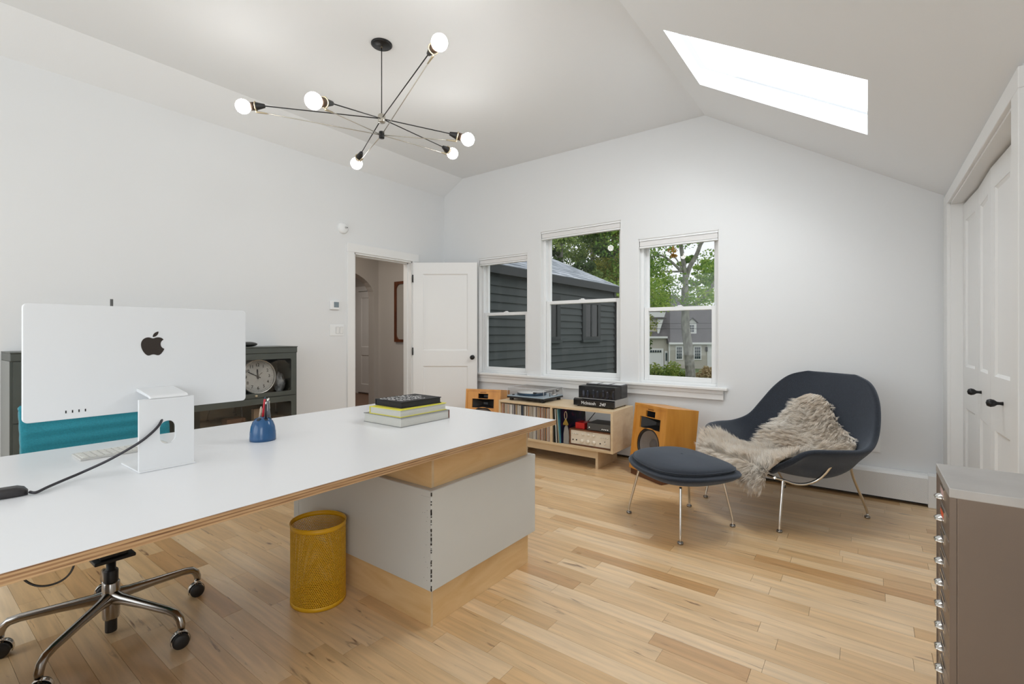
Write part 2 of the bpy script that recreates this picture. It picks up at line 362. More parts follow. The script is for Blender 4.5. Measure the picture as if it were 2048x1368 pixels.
# roof window
nrm = Vector((SL, 0, 1)).normalized()
def q(x, h): return (x + nrm.x * h, zs(x) + nrm.z * h)
rw = thing('window_4', 'flush rectangular skylight in the sloping ceiling', 'skylight', (-.5, 3.25, zs(-.5)), kind='structure')
def skp(x0, x1, y0, y1, h0, h1): return MB().prism([q(x0, h0), q(x1, h0), q(x1, h1), q(x0, h1)], y0, y1)
sh = skp(SX0 - .03, SX0 - .004, SY0 - .03, SY1 + .03, .125, .36)
for m in (skp(SX1 + .004, SX1 + .03, SY0 - .03, SY1 + .03, .125, .36), skp(SX0 - .004, SX1 + .004, SY0 - .03, SY0 - .002, .125, .36), skp(SX0 - .004, SX1 + .004, SY1 + .002, SY1 + .03, .125, .36)): sh.add(m.v, m.f)
wpart('shaft', sh, TRIM, rw)
wpart('pane', skp(SX0 - .02, SX1 + .02, SY0 - .02, SY1 + .02, .345, .352), glass('window_glass'), rw)

# ---------------------------------------------------------------- doorway, open door, hall
cs = thing('trim_1', 'flat white casing around the open doorway', 'door casing', (XL, DY0, 0), kind='structure')
for nm, m in (('jamb_casing', bx(XL, XL + .018, DY0 - .088, DY0 - .004, 0, DZ + .004)), ('jamb_casing', bx(XL, XL + .018, DY1 + .004, DY1 + .092, 0, DZ + .004)),
              ('head_casing', bx(XL, XL + .021, DY0 - .092, DY1 + .096, DZ + .004, DZ + .094))): wpart(nm, m, TRIM, cs, bevel=.002)
j = MB().box(XL - .135, XL + .004, DY0 - .004, DY0 + .014, 0, DZ).box(XL - .135, XL + .004, DY1 - .014, DY1 + .004, 0, DZ).box(XL - .135, XL + .004, DY0, DY1, DZ - .014, DZ + .006)
wpart('jamb', j, TRIM, cs)
j = MB().box(XL - .095, XL - .055, DY0 + .014, DY0 + .026, 0, DZ - .014).box(XL - .095, XL - .055, DY1 - .026, DY1 - .014, 0, DZ - .014).box(XL - .095, XL - .055, DY0 + .014, DY1 - .014, DZ - .026, DZ - .014)
wpart('door_stop', j, TRIM, cs)

def panel_door(root, wdt, hgt, thk, panels, mat, stile=.10, rec=.012, x0=0):
    """a framed leaf in local coords: x along the leaf, y through it, z up; panels = list of (x0,x1,z0,z1)"""
    xs = sorted({x0, x0 + wdt, *[p[0] for p in panels], *[p[1] for p in panels]}); f = MB()
    zsn = sorted({0, hgt, *[p[2] for p in panels], *[p[3] for p in panels]})
    for a, b in zip(xs, xs[1:]):
        for c0, c1 in zip(zsn, zsn[1:]):
            if not any(p[0] <= a and b <= p[1] and p[2] <= c0 and c1 <= p[3] for p in panels): f.box(a, b, 0, thk, c0, c1)
    obj('frame', f, mat, root)
    for p in panels:
        m = bx(p[0] - .001, p[1] + .001, rec, thk - rec, p[2] - .001, p[3] + .001); pn = obj('panel', m, mat, root)
        t = MB()                                         # small sloped moulding inside the frame
        for side, y0, y1 in ((1, 0, rec), (-1, thk, thk - rec)):
            for (a, b, c0, c1) in ((p[0], p[1], p[2], p[3]),):
                i = .014; o = [(a, y0 + side * .002, c0), (b, y0 + side * .002, c0), (b, y0 + side * .002, c1), (a, y0 + side * .002, c1)]
                n = [(a + i, y1, c0 + i), (b - i, y1, c0 + i), (b - i, y1, c1 - i), (a + i, y1, c1 - i)]
                t.add(o + n, [(0, 1, 5, 4), (1, 2, 6, 5), (2, 3, 7, 6), (3, 0, 4, 7)])
        obj('moulding', t, mat, pn)
dv = Vector((.63, .446, 0)); ang = math.atan2(dv.y, dv.x)
d1 = thing('door_1', 'white two panel door standing open against the windows', 'door', (XL + .03, DY1 - .005, .012), ang, kind='structure')
panel_door(d1, .765, 2.035, .035, [(.115, .655, .24, .80), (.115, .655, .985, 1.90)], TRIM)
for s, y in ((-1, 0), (1, .035)):
    k = MB().lathe([(.0, 0), (.026, 0), (.026, .006), (.011, .010), (.011, .036), (.024, .044), (.0275, .056), (.022, .066), (0, .069)], (.712, y, .905), (0, s, 0), 24)
    obj('knob', k, BLACK, d1)
for z in (.22, .93, 1.80):
    k = MB().box(-.006, .002, -.008, .03, z, z + .09).cyl((-.006, -.009, z), (-.006, -.009, z + .09), .006, n=10); obj('hinge', k, BLACK, d1)

HX, HY = -5.56, 4.30
struct('floor_hall', MB().box(-9.0, XL - .12, 1.0, 4.42, -.12, 0).box(-9.0, HX, 4.42, 6.0, -.12, 0), HALLFLOOR, 'brown wooden floor of the hallway beyond the doorway', 'floor')
w = MB().box(HX, XL - .12, HY, HY + .12, 0, 2.6)
struct('wall_hall', w, HALLWALL, 'taupe hallway wall carrying the teak mirror', 'wall')
arch = [(4.22, 0), (HY + .12, 0), (HY + .12, 2.6), (1.0, 2.6), (1.0, 0), (3.12, 0), (3.12, 1.72)] + [(3.67 - .55 * math.cos(a), 1.72 + .33 * math.sin(a)) for a in [math.pi * k / 16 for k in range(1, 16)]] + [(4.22, 1.72)]
struct('wall_arch', MB().prism(arch, HX - .12, HX, 'YZ'), HALLWALL, 'hallway wall with an arched passage', 'wall')
struct('wall_far', MB().box(-9.0, HX - .12, 5.9, 6.0, 0, 2.6).box(-9.0, -8.9, 1.0, 5.9, 0, 2.6).box(-9, XL - .12, 1.0, 1.1, 0, 2.6).box(HX - .12, HX, HY + .12, 6.0, 0, 2.6), HALLWALL, 'plain walls of the room beyond the arch', 'wall')
struct('ceiling_hall', MB().box(-9.0, XL - .12, 1.0, 4.42, 2.6, 2.7).box(-9.0, HX, 4.42, 6.0, 2.6, 2.7), HALLWALL, 'hallway ceiling', 'ceiling')
d = thing('door_5', 'pale two panel door at the far end beyond the arch', 'door', (-8.22, 5.855, .03), 0, kind='structure')
panel_door(d, .72, 2.0, .035, [(.10, .62, .16, .74), (.10, .62, .90, 1.88)], TRIM)
ct = thing('trim_2', 'white casing around the far hallway door', 'door casing', (-8.23, 5.88, 0), kind='structure')
for m in (bx(-8.33, -8.235, 5.87, 5.899, 0, 2.14), bx(-7.49, -7.40, 5.87, 5.899, 0, 2.14), bx(-8.235, -7.49, 5.87, 5.899, 2.045, 2.14)): wpart('casing', m, TRIM, ct)
# mirror with a rounded inner edge
mr = thing('wall_mirror', 'teak framed mirror hanging on the hallway wall', 'mirror', (-4.95, HY - .002, 1.06))
def rrect(x0, x1, z0, z1, r, n=6):
    out = []
    for cx_, cz_, a0 in ((x1 - r, z1 - r, 0), (x0 + r, z1 - r, 90), (x0 + r, z0 + r, 180), (x1 - r, z0 + r, 270)):
        out += [(cx_ + r * math.cos(R(a0 + 90 * k / n)), cz_ + r * math.sin(R(a0 + 90 * k / n))) for k in range(n + 1)]
    return out
def ring_mb(outer, inner, a0, a1, plane='XZ'):
    def pt(p, a): return {'XZ': (p[0], a, p[1]), 'YZ': (a, p[0], p[1]), 'XY': (p[0], p[1], a)}[plane]
    n = len(outer); vs = [pt(p, a) for a in (a0, a1) for l in (outer, inner) for p in l]; fs = []
    for i in range(n):
        k = (i + 1) % n
        fs += [(i, k, n + k, n + i), (2 * n + i, 3 * n + i, 3 * n + k, 2 * n + k), (i, 2 * n + i, 2 * n + k, k), (n + i, n + k, 3 * n + k, 3 * n + i)]
    return MB().add(vs, fs)
wpart('frame', ring_mb(rrect(-5.185, -4.70, 1.085, 1.905, .004), rrect(-5.15, -4.735, 1.12, 1.87, .07), HY - .032, HY - .001), TEAK, mr)
wpart('mirror_glass', bx(-5.17, -4.715, HY - .012, HY - .008, 1.10, 1.89), P('mirror_silver', (.66, .63, .58), .18, .35), mr)  # taupe base colour stands in for the wall reflected in the glass

# ---------------------------------------------------------------- windows
LABW = ['narrow white double hung window nearest the open door', 'tall middle white double hung window', 'white double hung window nearest the armchair']
for i, (x0, x1, z0, z1) in enumerate(WIN):
    wd = thing('window_%d' % (i + 1), LABW[i], 'window', ((x0 + x1) / 2, YB + .09, z0), kind='structure')
    fw = .034; y0, y1 = YB + .055, YB + .15
    wpart('jamb_return', MB().box(x0, x0 + .006, YB + .001, y0, z0, z1).box(x1 - .006, x1, YB + .001, y0, z0, z1).box(x0, x1, YB + .001, y0, z1 - .006, z1), TRIM, wd)
    f = MB().box(x0, x0 + fw, y0, y1, z0, z1).box(x1 - fw, x1, y0, y1, z0, z1).box(x0 + fw, x1 - fw, y0, y1, z1 - fw, z1).box(x0 + fw, x1 - fw, y0, y1, z0, z0 + .022)
    wpart('frame', f, VINYL, wd, bevel=.002)
    tr = MB()
    for xx in (x0 + fw, x1 - fw - .008): tr.box(xx, xx + .008, y0 + .044, y0 + .05, z0 + .022, z1 - fw)
    wpart('sash_track', tr, VINYL, wd)
    zm = (z0 + z1) / 2 + .012
    for nm, a, b, ys in (('upper_sash', zm - .018, z1 - fw, y0 + .052), ('lower_sash', z0 + .022, zm + .018, y0 + .012)):
        st = .042 if nm == 'lower_sash' else .030; xa, xb = x0 + fw + .002, x1 - fw - .002; bt = .045 if nm == 'lower_sash' else .034; tp = .036
        s = MB().box(xa, xa + st, ys, ys + .032, a, b).box(xb - st, xb, ys, ys + .032, a, b).box(xa + st, xb - st, ys, ys + .032, a, a + bt).box(xa + st, xb - st, ys, ys + .032, b - tp, b)
        so = wpart(nm, s, VINYL, wd, bevel=.003)
        obj_m = bx(xa + st - .004, xb - st + .004, ys + .014, ys + .018, a + bt - .004, b - tp + .004); obj_m.xf(Matrix.Translation(-Vector(wd.location)))
        obj('pane', obj_m, glass('window_glass'), so)
        if nm == 'lower_sash':
            xc = (x0 + x1) / 2
            lk = MB().box(xc - .032, xc + .032, ys + .004, ys + .026, b, b + .006).box(xc - .012, xc + .022, ys + .006, ys + .020, b + .006, b + .014); lk.xf(Matrix.Translation(-Vector(wd.location)))
            obj('sash_lock', lk, VINYL, so, bevel=.002)
    # rolled-up shade
    sd = thing('window_shade', ['pulled up white shade at top of narrow window by the door', 'pulled up white shade at top of tall middle window', 'pulled up white shade at top of window nearest armchair'][i], 'shade', ((x0 + x1) / 2, YB + .02, z1 - .09), group='window shades')
    wpart('head_rail', bx(x0 + .009, x1 - .009, YB + .004, YB + .05, z1 - .026, z1 - .0075), VINYL, sd, bevel=.002)
    wpart('folded_fabric', bx(x0 + .012, x1 - .012, YB + .008, YB + .046, z1 - .075, z1 - .028), SHADE, sd, bevel=.004)
    wpart('bottom_rail', bx(x0 + .010, x1 - .010, YB + .006, YB + .048, z1 - .092, z1 - .077), VINYL, sd, bevel=.002)
st = thing('trim_3', 'long white window stool and apron under all three windows', 'window sill', (-2.4, YB, .62), kind='structure')
wpart('stool', bx(-3.87, -.966, YB - .052, YB + .06, .704, .7295), TRIM, st, bevel=.006, seg=3)
wpart('apron', bx(-3.83, -1.001, YB - .024, YB - .001, .62, .704), TRIM, st, bevel=.003)
wpart('apron_bead', bx(-3.83, -1.001, YB - .032, YB - .0245, .672, .704), TRIM, st, bevel=.003)

# ---------------------------------------------------------------- closet
ct = thing('trim_4', 'white casing around the folding closet doors', 'door casing', (XR, 3.3, 0), kind='structure')
wpart('jamb_casing', bx(XR - .02, XR, CY1, CY1 + .19, 0, CZ + .0), TRIM, ct, bevel=.003)
wpart('head_casing', bx(XR - .02, XR, CY0 - .1, CY1 + .19, CZ, CZ + .075), TRIM, ct, bevel=.003)
wpart('jamb_casing', bx(XR - .02, XR, CY0 - .1, CY0, 0, CZ), TRIM, ct, bevel=.003)
wpart('jamb', MB().box(XR - .004, XR + .125, CY1 - .012, CY1 + .002, 0, CZ).box(XR - .004, XR + .125, CY0 - .002, CY0 + .012, 0, CZ).box(XR - .004, XR + .125, CY0, CY1, CZ - .012, CZ + .002), TRIM, ct)
LW = (CY1 - CY0 - .024) / 4
fold = (.0, .012, .0, .012, .0)
CLAB = ['first narrow folding closet leaf against the end wall', 'second folding closet leaf carrying the farther black knob', 'third folding closet leaf carrying the nearer black knob', 'nearest folding closet leaf, cut by the picture edge']
for k in range(4):
    ya = CY1 - .013 - k * LW; yb2 = ya - LW
    p0 = Vector((XR + .055 + fold[k], ya, .012)); p1 = Vector((XR + .055 + fold[k + 1], yb2, .012)); dvv = p1 - p0
    d = thing('door_%d' % (6 + k), CLAB[k], 'closet door', p0, math.atan2(dvv.y, dvv.x), kind='structure')
    wl = dvv.length - .003
    panel_door(d, wl, 2.012, .03, [(.075, wl - .075, .17, .72), (.075, wl - .075, .98, 1.90)], TRIM, rec=.010)
    if k in (1, 2):
        kb = MB().lathe([(0, -.002), (.009, 0), (.007, .012), (.008, .02), (.016, .03), (.019, .042), (.014, .054), (0, .058)], (.13 if k == 1 else wl - .19, 0, .866), (0, -1, 0), 20)
        obj('knob', kb, BLACK, d)

# ---------------------------------------------------------------- baseboard heater and baseboard
h = thing('baseboard_back', 'long white perforated baseboard heater along the end wall', 'heater', (-1.6, YB - .04, 0), kind='structure')
x0, x1 = -3.62, .335
wpart('grille', bx(x0, x1, YB - .078, YB - .072, .024, .196), GRILLE, h)
wpart('top_cover', MB().prism([(YB - .078, .196), (YB - .066, .214), (YB - .002, .218), (YB - .002, .208), (YB - .062, .204), (YB - .072, .19)], x0, x1, 'YZ'), TRIM, h)
wpart('back_plate', bx(x0, x1, YB - .012, YB - .002, 0, .206), BLKPL, h)
wpart('end_cap', bx(x1, x1 + .075, YB - .086, YB - .002, 0, .222), TRIM, h, bevel=.004)
wpart('end_cap', bx(x0 - .05, x0, YB - .086, YB - .002, 0, .222), TRIM, h, bevel=.004)
b = struct('baseboard_left', MB().box(XL, XL + .014, YF, DY0 - .095, 0, .12).box(XL, XL + .014, DY1 + .099, YB, 0, .12), TRIM, 'white baseboard along the long wall', 'baseboard')

# ---------------------------------------------------------------- desk
DX0, DX1, DYA, DYB, DT = -2.537, -1.304, -.30, 2.137, .75
dk = thing('desk', 'large white topped plywood desk on a painted pedestal', 'desk', (-1.92, 1.0, 0))
wpart('tabletop', bx(DX0, DX1, DYA, DYB, DT - .0255, DT - .0013), PLYEDGE, dk)
wpart('laminate_surface', bx(DX0 + .0005, DX1 - .0005, DYA + .0005, DYB - .0005, DT - .0013, DT), LAMI, dk)
for y0, y1 in ((1.34, 2.085), (-.26, .06)):
    gx0, gx1 = -2.44, -1.40
    pl = wpart('plinth', bx(gx0 + .03, gx1 - .03, y0 + .025, y1 - .025, 0, .163), PLY, dk, bevel=.001, label='birch plywood plinth')
    wpart('plinth_edge', bx(gx1 - .03, gx1 - .0295, y0 + .025, y0 + .037, .001, .162), PLYPALE, dk)
    rs = wpart('riser', bx(gx0 + .06, gx1 - .028, y0 + .028, y1 - .03, .568, DT - .0255), PLY, dk, bevel=.001, label='birch plywood riser box')
    wpart('riser_edge', bx(gx1 - .028, gx1 - .0275, y0 + .028, y0 + .041, .569, DT - .026), PLYPALE, dk)
    wpart('riser_edge', bx(gx1 - .028, gx1 - .0275, y1 - .043, y1 - .03, .569, DT - .026), PLYPALE, dk)
    body = wpart('cabinet_body', bx(gx0, gx1, y0, y1, .163, .568), WORN, dk, bevel=.004, seg=3, label='pale grey painted steel case with chipped corners')
    def sub(nm, mb, mat): mb.xf(Matrix.Translation(-Vector(dk.location))); return obj(nm, mb, mat, body)
    sub('top_rail', MB().box(gx1, gx1 + .0012, y0 + .002, y1 - .002, .543, .566).box(gx0 + .002, gx1 + .001, y0 - .0012, y0, .543, .566), WORN)
    sub('corner_strip', bx(gx1 - .062, gx1 - .003, y0 - .0012, y0, .167, .542), WORN)
    sub('corner_strip', bx(gx0 + .003, gx0 + .05, y0 - .0012, y0, .167, .542), WORN)
    ch = MB(); r2 = random.Random(3)
    for k in range(46):                                   # chips along the front corner where bare metal shows
        z = .165 + .375 * r2.random() ** 1.3; hh = r2.uniform(.002, .009); ww = r2.uniform(.0012, .003)
        ch.box(gx1 - .0015 - ww * r2.random(), gx1 + .0008, y0 - .0018, y0 + ww, z, min(z + hh, .545))
    ch.box(gx1 - .002, gx1 + .0016, y0 - .0018, y0 + .003, .548, .563)
    for k in range(12):
        a = gx1 - .05 + .03 * r2.random(); z = .19 + .3 * r2.random(); ch.box(a, a + .0015, y0 - .0016, y0, z, z + .002)
    sub('paint_chips', ch, P('chip_metal', (.05, .045, .04), .6, .3))['kind'] = 'stuff'

cbl = [at_depth(u, v, d) for u, v, d in ((38, 1112, 1.06), (42, 1150, 1.06), (62, 1168, 1.07), (90, 1172, 1.08), (122, 1162, 1.09), (143, 1142, 1.10), (152, 1110, 1.11))]
cbl = [Vector((cbl[0].x, cbl[0].y, DT - .027))] + cbl + [Vector((cbl[-1].x, cbl[-1].y, DT - .027))]
wpart('hanging_cable', MB().tube(bez(cbl, 6), .0022, 8), BLKPL, dk, label='thin black cable looping below the desk top')

# ---------------------------------------------------------------- monitor
mo = thing('computer_monitor', 'wide silver monitor seen from behind on an aluminium stand', 'monitor', (-1.96, .594, DT + .0005))
py0, py1, pz0, pz1, px = .269, .904, .931, 1.291, -2.013
wpart('display_panel', MB().prism(rrect(py0, py1, pz0, pz1, .013), px - .016, px, 'YZ'), SILVER, mo, bevel=.0015)
wpart('screen', bx(px - .0175, px - .0161, py0 + .006, py1 - .006, pz0 + .006, pz1 - .006), P('dark_screen', (.01, .01, .012), .08), mo)
# stand: column with oval cable hole, hinge and base plate
sy0, sy1 = .514, .674
hole = rrect(.571, .617, .832, .909, .0228, 8)
def to_outer(poly, y0, y1, z0, z1):
    cy, cz = sum(p[0] for p in poly) / len(poly), sum(p[1] for p in poly) / len(poly); out = []
    for p in poly:
        dy, dz = p[0] - cy, p[1] - cz; k = 1e9
        if abs(dy) > 1e-9: k = min(k, ((y1 if dy > 0 else y0) - cy) / dy)
        if abs(dz) > 1e-9: k = min(k, ((z1 if dz > 0 else z0) - cz) / dz)
        out.append((cy + dy * k, cz + dz * k))
    return out
inner = []
for i, p in enumerate(hole):                             # dense ring so that the corners of the slab are kept
    n = hole[(i + 1) % len(hole)]; inner += [(p[0] + (n[0] - p[0]) * k / 4, p[1] + (n[1] - p[1]) * k / 4) for k in range(4)]
outer = to_outer(inner, sy0 + .001, sy1 - .003, DT + .006, .985)
for cy, cz in ((sy0 + .001, DT + .006), (sy1 - .003, DT + .006), (sy1 - .003, .985), (sy0 + .001, .985)):
    i = min(range(len(outer)), key=lambda k: (outer[k][0] - cy) ** 2 + (outer[k][1] - cz) ** 2); outer[i] = (cy, cz)
col = ring_mb(outer, inner, -1.889, -1.877, 'YZ')
wpart('stand_column', col, SILVER, mo)
wpart('stand_hinge', MB().prism([(-1.889, .9855), (-1.877, .9855), (-1.879, .992), (-1.888, .996), (px + .0005, 1.012), (px + .0005, 1.000), (-1.9, .989)], sy0 + .030, sy1 - .020, 'XZ'), SILVER, mo, bevel=.002)
wpart('stand_base', bx(-2.058, -1.873, sy0, sy1 + .001, DT + .0005, DT + .006), SILVER, mo, bevel=.001)
for k in range(4): wpart('port', bx(px, px + .0006, .3635 + k * .0155, .3665 + k * .0155, .950, .9585), BLACK, mo)
# logo: dark glossy mark on the back
APPLE = [((12.152, 6.896), [(-.948, 0, -2.415, -1.078, -3.96, -1.04), (-2.04, .027, -3.91, 1.183, -4.961, 3.014), (-2.117, 3.675, -.546, 9.103, 1.519, 12.09), (1.013, 1.454, 2.208, 3.09, 3.792, 3.039), (1.52, -.065, 2.09, -.987, 3.935, -.987), (1.831, 0, 2.35, .987, 3.96, .948), (1.637, -.026, 2.676, -1.48, 3.676, -2.948), (1.156, -1.688, 1.636, -3.325, 1.662, -3.415), (-.039, -.013, -3.182, -1.221, -3.22, -4.857), (-.026, -3.04, 2.48, -4.494, 2.597, -4.559), (-1.429, -2.09, -3.623, -2.324, -4.39, -2.376), (-2, -.156, -3.675, 1.09, -4.61, 1.09)]),
         ((15.53, 3.83), [(.843, -1.012, 1.4, -2.427, 1.245, -3.83), (-1.207, .052, -2.662, .805, -3.532, 1.818), (-.78, .896, -1.454, 2.338, -1.273, 3.714), (1.338, .104, 2.715, -.688, 3.559, -1.701)])]
lg = MB(); k = .084 / 24
for start, segs in APPLE:
    p = Vector(start); poly = []
    for s in segs:
        a, b_, c_ = p + Vector(s[0:2]), p + Vector(s[2:4]), p + Vector(s[4:6])
        for i in range(7): t = i / 7; poly.append(p * (1 - t) ** 3 + a * 3 * t * (1 - t) ** 2 + b_ * 3 * t * t * (1 - t) + c_ * t ** 3)
        p = c_
    lg.prism([(.5915 + (v.x - 12) * k, 1.165 - (v.y - 12) * k) for v in poly], px + .0001, px + .0009, 'YZ')
wpart('logo', lg, P('dark_logo', (.03, .022, .018), .15), mo, label='dark apple shaped emblem')

# power cord and its adapter
pts = [(-1.90, .575, .862), (-1.872, .600, .885), (-1.848, .600, .868), (-1.82, .565, .83), (-1.77, .49, .785), (-1.72, .42, .763), (-1.66, .335, .7545), (-1.60, .275, .7545), (-1.565, .252, .7545)]
pts = [at_depth(u, v, d) + Vector((0, 0, .001)) for u, v, d in ((322, 838, 1.66), (321, 817, 1.64), (325, 832, 1.60), (318, 851, 1.57), (292, 876, 1.54), (262, 896, 1.52), (215, 922, 1.50), (165, 945, 1.48), (125, 962, 1.425), (95, 975, 1.372))] + [at_depth(u, v, (CAM_H - .757) * 955 / (v - 667)) for u, v in ((72, 985), (60, 984))]
cord = wpart('power_cord', MB().tube(bez(pts, 8), .0040, 8), P('dark_cord', (.022, .02, .026), .5), mo, label='dark cord looping from the stand hole')
e = at_depth(56, 985, (CAM_H - .7545) * 955 / (985 - 667)); dirv = Vector((-.18, -1, 0)).normalized(); side = Vector((dirv.y, -dirv.x, 0))
ad = MB(); prof = rrect(-.021, .021, 0, .026, .008, 4); rings = []
for t, s_ in ((0, .45), (.008, .82), (.022, 1), (.14, 1), (.155, .7)):
    rings.append([Vector((e.x, e.y, DT + .0006)) + dirv * t + side * p[0] * s_ + Vector((0, 0, 1)) * ((p[1] - .006) * s_ + .006 * s_) for p in prof])
n = len(prof); ad.add([p for r_ in rings for p in r_], [(i * n + j, i * n + (j + 1) % n, (i + 1) * n + (j + 1) % n, (i + 1) * n + j) for i in range(4) for j in range(n)] + [tuple(range(n)), tuple(range(4 * n, 5 * n))], True)
ad.xf(Matrix.Translation(-Vector(mo.location))); obj('connector', ad, P('dark_adapter', (.02, .017, .018), .4, bump=.02), cord, label='black connector block')

# keyboard
kb = thing('computer_keyboard', 'slim white keyboard lying behind the monitor stand', 'keyboard', (-2.28, .58, DT))
wpart('body', bx(-2.345, -2.22, .44, .722, DT, DT + .008), P('keyboard_body', (.55, .54, .51), .45), kb, bevel=.002)
for r_ in range(5):
    for c_ in range(13): wpart('key', bx(-2.335 + r_ * .0225, -2.335 + r_ * .0225 + .0185, .448 + c_ * .0207, .448 + c_ * .0207 + .0172, DT + .008, DT + .0105), P('white_key', (.70, .69, .65), .5), kb)

# pen holder and pens
ph = Vector((-2.05, .99, DT)); prof = [(0, 0), (.0505, 0), (.0505, .012), (.0495, .035), (.046, .058), (.039, .078), (.027, .092), (.012, .098), (0, .0985)]
po = thing('pen_holder', 'glossy blue domed pen holder standing on the desk', 'pen holder', ph)
obj('dome', MB().lathe(prof, n=40), BLUE, po)
HOLES = [(30 * 0, .026, .0), (60, .026, 0), (120, .026, 0), (180, .026, 0), (240, .026, 0), (300, .026, 0), (0, 0, 0)]
def dome_z(r):
    for (r0, z0), (r1, z1) in zip(prof[1:], prof[2:]):
        if r1 <= r <= r0: return z0 + (z1 - z0) * (r0 - r) / (r0 - r1)
    return .0985
hp = []
for a, r_, _ in HOLES:
    x, y = r_ * math.cos(R(a)), r_ * math.sin(R(a)); z = dome_z(r_); nr = Vector((x * 14, y * 14, 1)).normalized()
    obj('hole_rim', MB().lathe([(0, .0006), (.0088, .0006), (.0088, -.004)], (x, y, z), nr, 18), P('blue_hole', (.004, .012, .03), .5), po); hp.append(Vector((x, y, z)))
PENS = [(0, (.25, -.12, 1), .075, (.02, .02, .025), 'black ballpoint pen leaning left in the blue holder'), (1, (.0, -.12, 1), .082, (.16, .17, .18), 'grey pen second from left in the blue holder'), (6, (.02, .10, 1), .083, (.55, .02, .035), 'bright red pen in the blue holder'),
        (2, (-.1, .16, 1), .080, (.17, .17, .20), 'grey pen right of the red pen in the holder'), (3, (-.2, .22, 1), .045, (.55, .42, .33), 'short pale pencil at the right of the blue holder')]
for hi, dr, ln, colr, lab in PENS:
    b0 = ph + hp[hi] + Vector((0, 0, .0007)); dr = Vector(dr).normalized()
    pn = thing('pen', lab, 'pen', b0, group='pens in the blue holder')
    obj('barrel', MB().lathe([(0, 0), (.0042, 0), (.0042, ln * .86), (.0034, ln * .88), (0, ln * .885)], (0, 0, 0), dr, 12), P('pen_%02d' % hi, colr, .35), pn)
    obj('push_button', MB().lathe([(.0026, ln * .885), (.0026, ln), (0, ln)], (0, 0, 0), dr, 10), P('pen_tip', (.03, .06, .10), .4) if hi == 6 else CHROME, pn)
    obj('clip', MB().box(-.001, .001, .0042, .0058, ln * .45, ln * .85).xf(Vector((0, 0, 1)).rotation_difference(dr).to_matrix().to_4x4()), CHROME, pn)

# books
PAGES = P('page_block', (.66, .65, .60), .9, bump=.5, bscale=3, stretch=(1, 1, 420), coords='Object')
def book(lab, x0, x1, y0, y1, z0, z1, cov, covm=None, rz=0, spine='X0', ct=.003, pages=PAGES):
    t = thing('book', lab, 'book', ((x0 + x1) / 2, (y0 + y1) / 2, z0), rz, 'books stacked on the desk'); hx, hy, hh = (x1 - x0) / 2, (y1 - y0) / 2, z1 - z0
    cm = P(*cov); 
    obj('back_cover', bx(-hx, hx, -hy, hy, 0, ct), cm, t); obj('front_cover', bx(-hx, hx, -hy, hy, hh - ct, hh), cm, t)
    obj('page_block', bx(-hx + .003, hx - .004, -hy + .004, hy - .004, ct, hh - ct), pages, t)
    sp = bx(-hx, -hx + .003, -hy, hy, ct, hh - ct) if spine == 'X0' else bx(-hx, hx, hy - .003, hy, ct, hh - ct)
    obj('spine', sp, covm or cm, t); return t
book('large grey covered art book at the bottom of the stack', -2.068, -1.781, 1.507, 1.836, DT, .796, ('book_grey', (.26, .26, .24), .5), P('book_spine_brown', (.16, .045, .02), .5), spine='Y1')
book('yellow covered book in the middle of the stack', -2.028, -1.795, 1.512, 1.828, .796, .832, ('book_yellow', (.72, .66, .06), .5), rz=R(1))
bk = book('black hardcover with white lettering on top of the stack', -2.035, -1.822, 1.553, 1.815, .832, .8635, ('book_black', (.008, .008, .010), .6), rz=R(-2), ct=.004, pages=P('black_page_edge', (.014, .014, .018), .6, bump=.3, bscale=3, stretch=(1, 1, 400)))
lr_ = random.Random(12)
for row in range(3):                                     # looping white brush script, too blurred in the photo to read
    y = -.112 + .008 * row; k = 0
    while y < (.085, .10, .055)[row]:
        w_, h_ = lr_.uniform(.016, .026), lr_.uniform(.030, .046); x_ = -.066 + row * .058 + lr_.uniform(-.003, .003)
        a0, a1 = lr_.choice(((0, 360), (40, 330), (-120, 140), (60, 300))); n_ = 16; m = MB()
        pts_ = [(x_ + h_ / 2 * math.sin(R(a0 + (a1 - a0) * i / n_)), y + w_ / 2 * math.cos(R(a0 + (a1 - a0) * i / n_))) for i in range(n_ + 1)]
        o_, i_ = [((px_ - x_) * 1.12 + x_, (py_ - y) * 1.18 + y) for px_, py_ in pts_], [((px_ - x_) * .80 + x_, (py_ - y) * .70 + y) for px_, py_ in pts_]
        m.add([(p[0], p[1], .0319) for p in o_ + i_], [(i, i + 1, n_ + 2 + i, n_ + 1 + i) for i in range(n_)])
        obj('lettering', m, P('white_ink', (.75, .75, .75), .5), bk); y += w_ * 1.12

